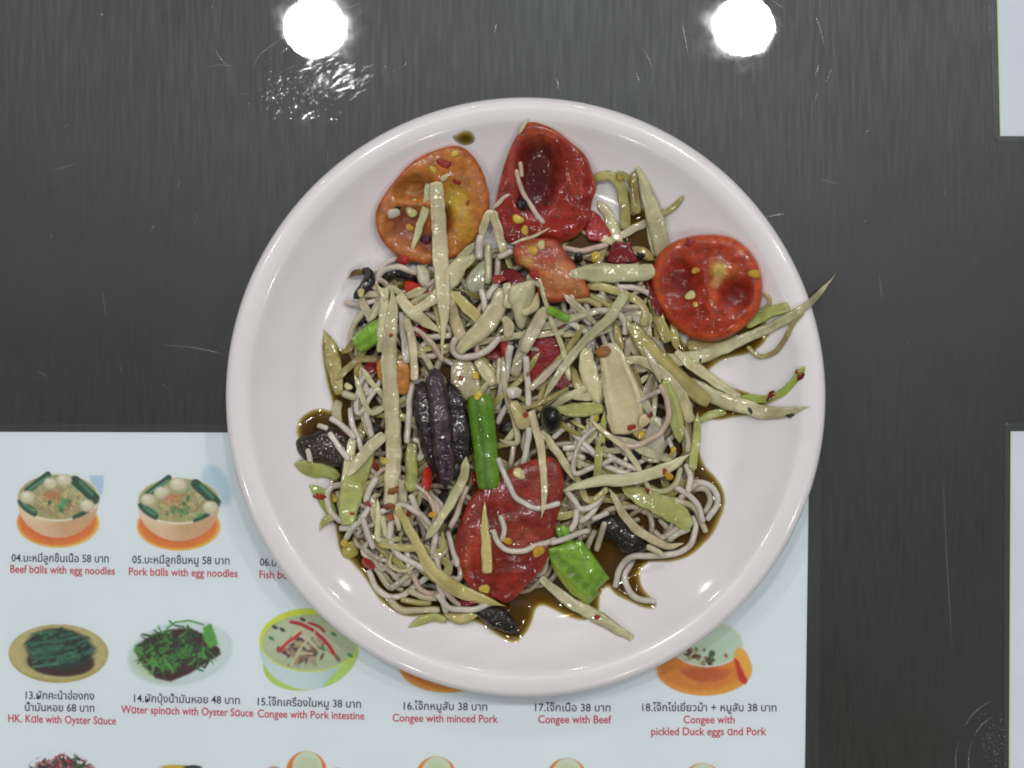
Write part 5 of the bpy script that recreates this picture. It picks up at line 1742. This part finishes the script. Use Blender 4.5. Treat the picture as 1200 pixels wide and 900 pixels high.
for (x, y, r, asp, rot, c, lb) in (
        (521, 192, 6, 1.5, .6, RF, 'red flake at the top of the orange tomato half'),
        (535, 213, 4, 1.2, .3, RF, 'small red flake on the yellow part of the orange tomato'),
        (548, 238, 4, .6, .3, RF, 'thin red flake at the right of the orange tomato half'),
        (472, 304, 8, .8, .2, BRED, 'red chili curl at the lower left of the orange tomato half'),
        (500, 281, 7, .8, .6, (.07, .02, .03), 'dark flake beside the strip on the orange tomato'),
        (462, 241, 5, 1.6, .4, (.02, .02, .018), 'black flake at the left of the orange tomato half'),
        (604, 325, 12, 1.1, .2, DRED, 'dark red flake cluster above the garlic chunk'),
        (585, 327, 6, 1.5, -.3, RF, 'red flake left of the dark flake cluster'),
        (626, 322, 5, 1.6, .3, RF, 'red flake right of the dark flake cluster'),
        (616, 320, 6, .7, -.5, (.03, .035, .035), 'grey black seed above the garlic chunk'),
        (458, 393, 2.6, 1, 0, RF, 'red speck on the long pale strip'),
        (461, 575, 6.5, 1, 0, (.26, .08, .015), 'brown crumb near the lower end of the long pale strip'),
        (457, 594, 5, 1.6, 0, (.22, .06, .012), 'brown crumb at the end of the long pale strip'),
        (458, 605, 5, 1.0, .5, (.40, .09, .02), 'orange red crumb below the long pale strip'),
        (479, 602, 5, .5, -.2, RF, 'red flake right of the long pale strip end'),
        (432, 591, 4, .7, -.4, RF, 'red flake on the noodle closing the ring'),
        (413, 602, 2.5, 1.2, 0, RF, 'red speck on the broad green strip'),
        (374, 582, 5, 1.6, .1, RF, 'red fleck on the green tip at the left edge'),
        (904, 464, 5, 1.3, -.6, DRED, 'dark red flake on the curved green spear'),
        (938, 441, 6, .6, .4, DRED, 'dark red flake at the hooked tip of the green spear'),
        (934, 436, 3, 1, 0, RF, 'tiny red flake beside the hooked tip'),
        (740, 501, 4, 1.6, -.5, RF, 'thin red flake on the big pale slab'),
        (715, 503, 3, 1.4, .3, RF, 'tiny red flake at the lower left of the big pale slab'),
        (707, 413, 8, 1.2, .1, (.34, .13, .04), 'brown stain crumb at the top of the big pale slab'),
        (762, 486, 4, .9, .3, DRED, 'red flake right of the big pale slab'),
        (779, 552, 4.5, .7, .2, RF, 'red flake on the right papaya spear'),
        (759, 575, 5, .5, -.5, RF, 'red flake at the lower end of the cream thread'),
        (700, 723, 4, .8, -.3, RF, 'red flake on the strip jutting out at the bottom'),
        (879, 481, 5, .4, -.3, (.03, .025, .02), 'black mark on the long horizontal spear'),
        (926, 487, 3, 1.6, 0, (.03, .025, .02), 'small black mark near the tip of the horizontal spear'),
        (821, 422, 4, .4, .2, (.03, .025, .02), 'black fleck on the long right spear'),
        (678, 302, 6, 1, 0, BLK, 'black crumb left of the yellow seed by the dark chili'),
        (750, 300, 5.5, 1, 0, BLK, 'black crumb right of the dark ragged chili'),
        (809, 284, 5, 1.5, .1, (.28, .01, .02), 'dark red flake on top of the round tomato half'),
        (540, 443, 4, .6, .4, (.42, .09, .02), 'orange flake on the clear flake above the bean'),
        (619, 438, 4, .5, .1, (.45, .20, .04), 'orange fleck on the upright noodle over the chili'),
        (706, 521, 3, .6, .3, (.03, .03, .01), 'black mark on the narrow yellow green strip'),
        (643, 238, 3, 1, 0, (.05, .02, .01), 'dark speck in the deep red tomato hollow'),
        (652, 253, 3.5, 1.3, 0, (.10, .04, .01), 'brown speck low on the deep red tomato')):
    dark_ = sum(c) < .2
    dot(x, y, r, c, 'chili_flake' if not dark_ or c[0] > .1 else 'dark_crumb', lb, 'flake' if c[0] > .1 else 'crumb', FL if c[0] > .1 else 'dark crumbs',
        mat='chili', aspect=asp, rot=rot, jag=.28, depth=max(.35, r * .07))
lump('noodle_crumb', M['noodle'], (.55, .50, .42), [(455, 247), (466, 245), (468, 252), (457, 256)], 1.4, 'white noodle crumb at the left of the orange tomato half', 'noodle', 'rice noodles in the salad', dome=.4)

# ---------------------------------------------------------------- wet marks on the table


def droplet(vs, fs, x, y, rx, ry, rot, h):
    base = len(vs)
    m = 10
    c_, s_ = math.cos(rot), math.sin(rot)
    rings = ((1.0, 0.0), (.85, .5), (.5, .87))
    for (q, hh) in rings:
        for j in range(m):
            a = 2 * math.pi * j / m
            X, Y = rx * q * math.cos(a), ry * q * math.sin(a)
            vs.append((x + X * c_ - Y * s_, y + X * s_ + Y * c_, .00003 + h * hh))
    vs.append((x, y, .00003 + h))
    for i in range(2):
        for j in range(m):
            a, b = base + i * m + j, base + i * m + (j + 1) % m
            fs.append((a, b, b + m, a + m))
    for j in range(m):
        fs.append((base + 2 * m + j, base + 2 * m + (j + 1) % m, base + 3 * m))


vs, fs = [], []
wr = random.Random(5)
for _ in range(150):      # streaks wiped to the upper right
    px, py = 395 + wr.gauss(0, 28), 88 + wr.gauss(0, 12)
    x, y = at(px, py)
    droplet(vs, fs, x, y, wr.uniform(.8, 3.4) * .001, wr.uniform(.12, .35) * .001, math.radians(wr.gauss(33, 6)), wr.uniform(.008, .03) * .001)
for _ in range(260):
    px, py = 350 + wr.gauss(0, 30), 108 + wr.gauss(0, 14)
    x, y = at(px, py)
    r = wr.uniform(.15, .7) * .001
    droplet(vs, fs, x, y, r, r * wr.uniform(.6, 1), wr.uniform(0, 3), wr.uniform(.015, .06) * .001)
for _ in range(10):
    px, py = 345 + wr.gauss(0, 22), 135 + wr.gauss(0, 9)
    x, y = at(px, py)
    r = wr.uniform(1.0, 3.2) * .001
    droplet(vs, fs, x, y, r, r * .85, wr.uniform(0, 3), .00012)
o = link('water_smear', mesh('water_smear', vs, fs), M['water'])
tag(o, 'wiped wet smear with droplets below the left lamp reflection', 'water', kind='stuff')

# double ring left by a wet glass, lower right, and faint scratches in the varnish


def mark(vs, fs, pts, w, h=.00006):
    """thin raised line on the table"""
    p_ = catmull(pts, max(6, int(len(pts) * 7)))
    base = len(vs)
    n = len(p_)
    X, Y = (p_[:, 0] - 600) * K0, (450 - p_[:, 1]) * K0
    tx, ty = np.gradient(X), np.gradient(Y)
    tl = np.hypot(tx, ty) + 1e-12
    for i in range(n):
        ww = w * (.25 + .75 * math.sin(math.pi * (i + .5) / n)) * (1 + .4 * nz3(i * .7, w * 9000, pts[0][0]))
        for q, hh in ((-1, .00002), (-.4, h), (.4, h), (1, .00002)):
            vs.append((X[i] - ty[i] / tl[i] * ww * q, Y[i] + tx[i] / tl[i] * ww * q, hh))
    for i in range(n - 1):
        for j in range(3):
            a = base + i * 4 + j
            fs.append((a, a + 1, a + 5, a + 4))


vs, fs = [], []
cx_, cy_ = 1186, 892
for (r0, w, a0_, a1_) in ((66, .00034, 112, 148), (66, .00036, 160, 236), (51, .00030, 118, 150), (51, .00036, 155, 240)):
    pts = []
    for k in range(14):
        a = math.radians(a0_ + (a1_ - a0_) * k / 13)
        pts.append((cx_ + r0 * math.cos(a), cy_ - r0 * 1.15 * math.sin(a)))
    mark(vs, fs, pts, w, .00016)
for _ in range(70):
    x, y = at(1166 + wr.gauss(0, 8), 868 + wr.gauss(0, 17))
    r = wr.uniform(.15, .45) * .001
    droplet(vs, fs, x, y, r, r, 0, r * .35)
o = link('water_ring', mesh('water_ring', vs, fs), M['residue'])
tag(o, 'wet double ring left by a glass at the lower right', 'water', kind='stuff')
vs, fs = [], []
for pts in ([(296, 82), (303, 66), (316, 55), (331, 45)], [(250, 55), (258, 68), (268, 78)], [(240, 80), (256, 76), (276, 78)], [(402, 14), (412, 8), (424, 2)],
            [(752, 56), (760, 68), (764, 80)], [(745, 85), (750, 96)], [(799, 26), (803, 45), (806, 62)], [(905, 0), (918, 10)], [(955, 15), (963, 40), (966, 55)],
            [(960, 75), (955, 90)], [(975, 80), (968, 96)], [(190, 404), (230, 408), (262, 415)], [(960, 210), (985, 216)], [(895, 255), (920, 250)],
            [(120, 340), (124, 372)], [(60, 200), (90, 192)], [(1030, 320), (1034, 352)], [(1105, 560), (1108, 620), (1112, 700), (1116, 760)]):
    mark(vs, fs, pts, .00018, .00004)
for _ in range(40):
    x, y = wr.uniform(0, 1160), wr.uniform(0, 480)
    if math.hypot(x - 616, y - 465) > 360:
        q = wr.gauss(1.5, .5)
        L_ = wr.uniform(4, 16)
        mark(vs, fs, [(x, y), (x + L_ * math.cos(q) * .5 + 1, y + L_ * math.sin(q) * .5), (x + L_ * math.cos(q), y + L_ * math.sin(q))], wr.uniform(.00008, .00016), .00003)
for _ in range(60):
    px, py = wr.uniform(0, 1160), wr.uniform(0, 480)
    if math.hypot(px - 616, py - 465) > 360:
        x, y = at(px, py)
        r = wr.uniform(.1, .3) * .001
        droplet(vs, fs, x, y, r, r, 0, r * .3)
o = link('scratches', mesh('scratches', vs, fs), M['residue'])
tag(o, 'faint scratches and dust specks on the dark varnish', 'scratches', kind='stuff')
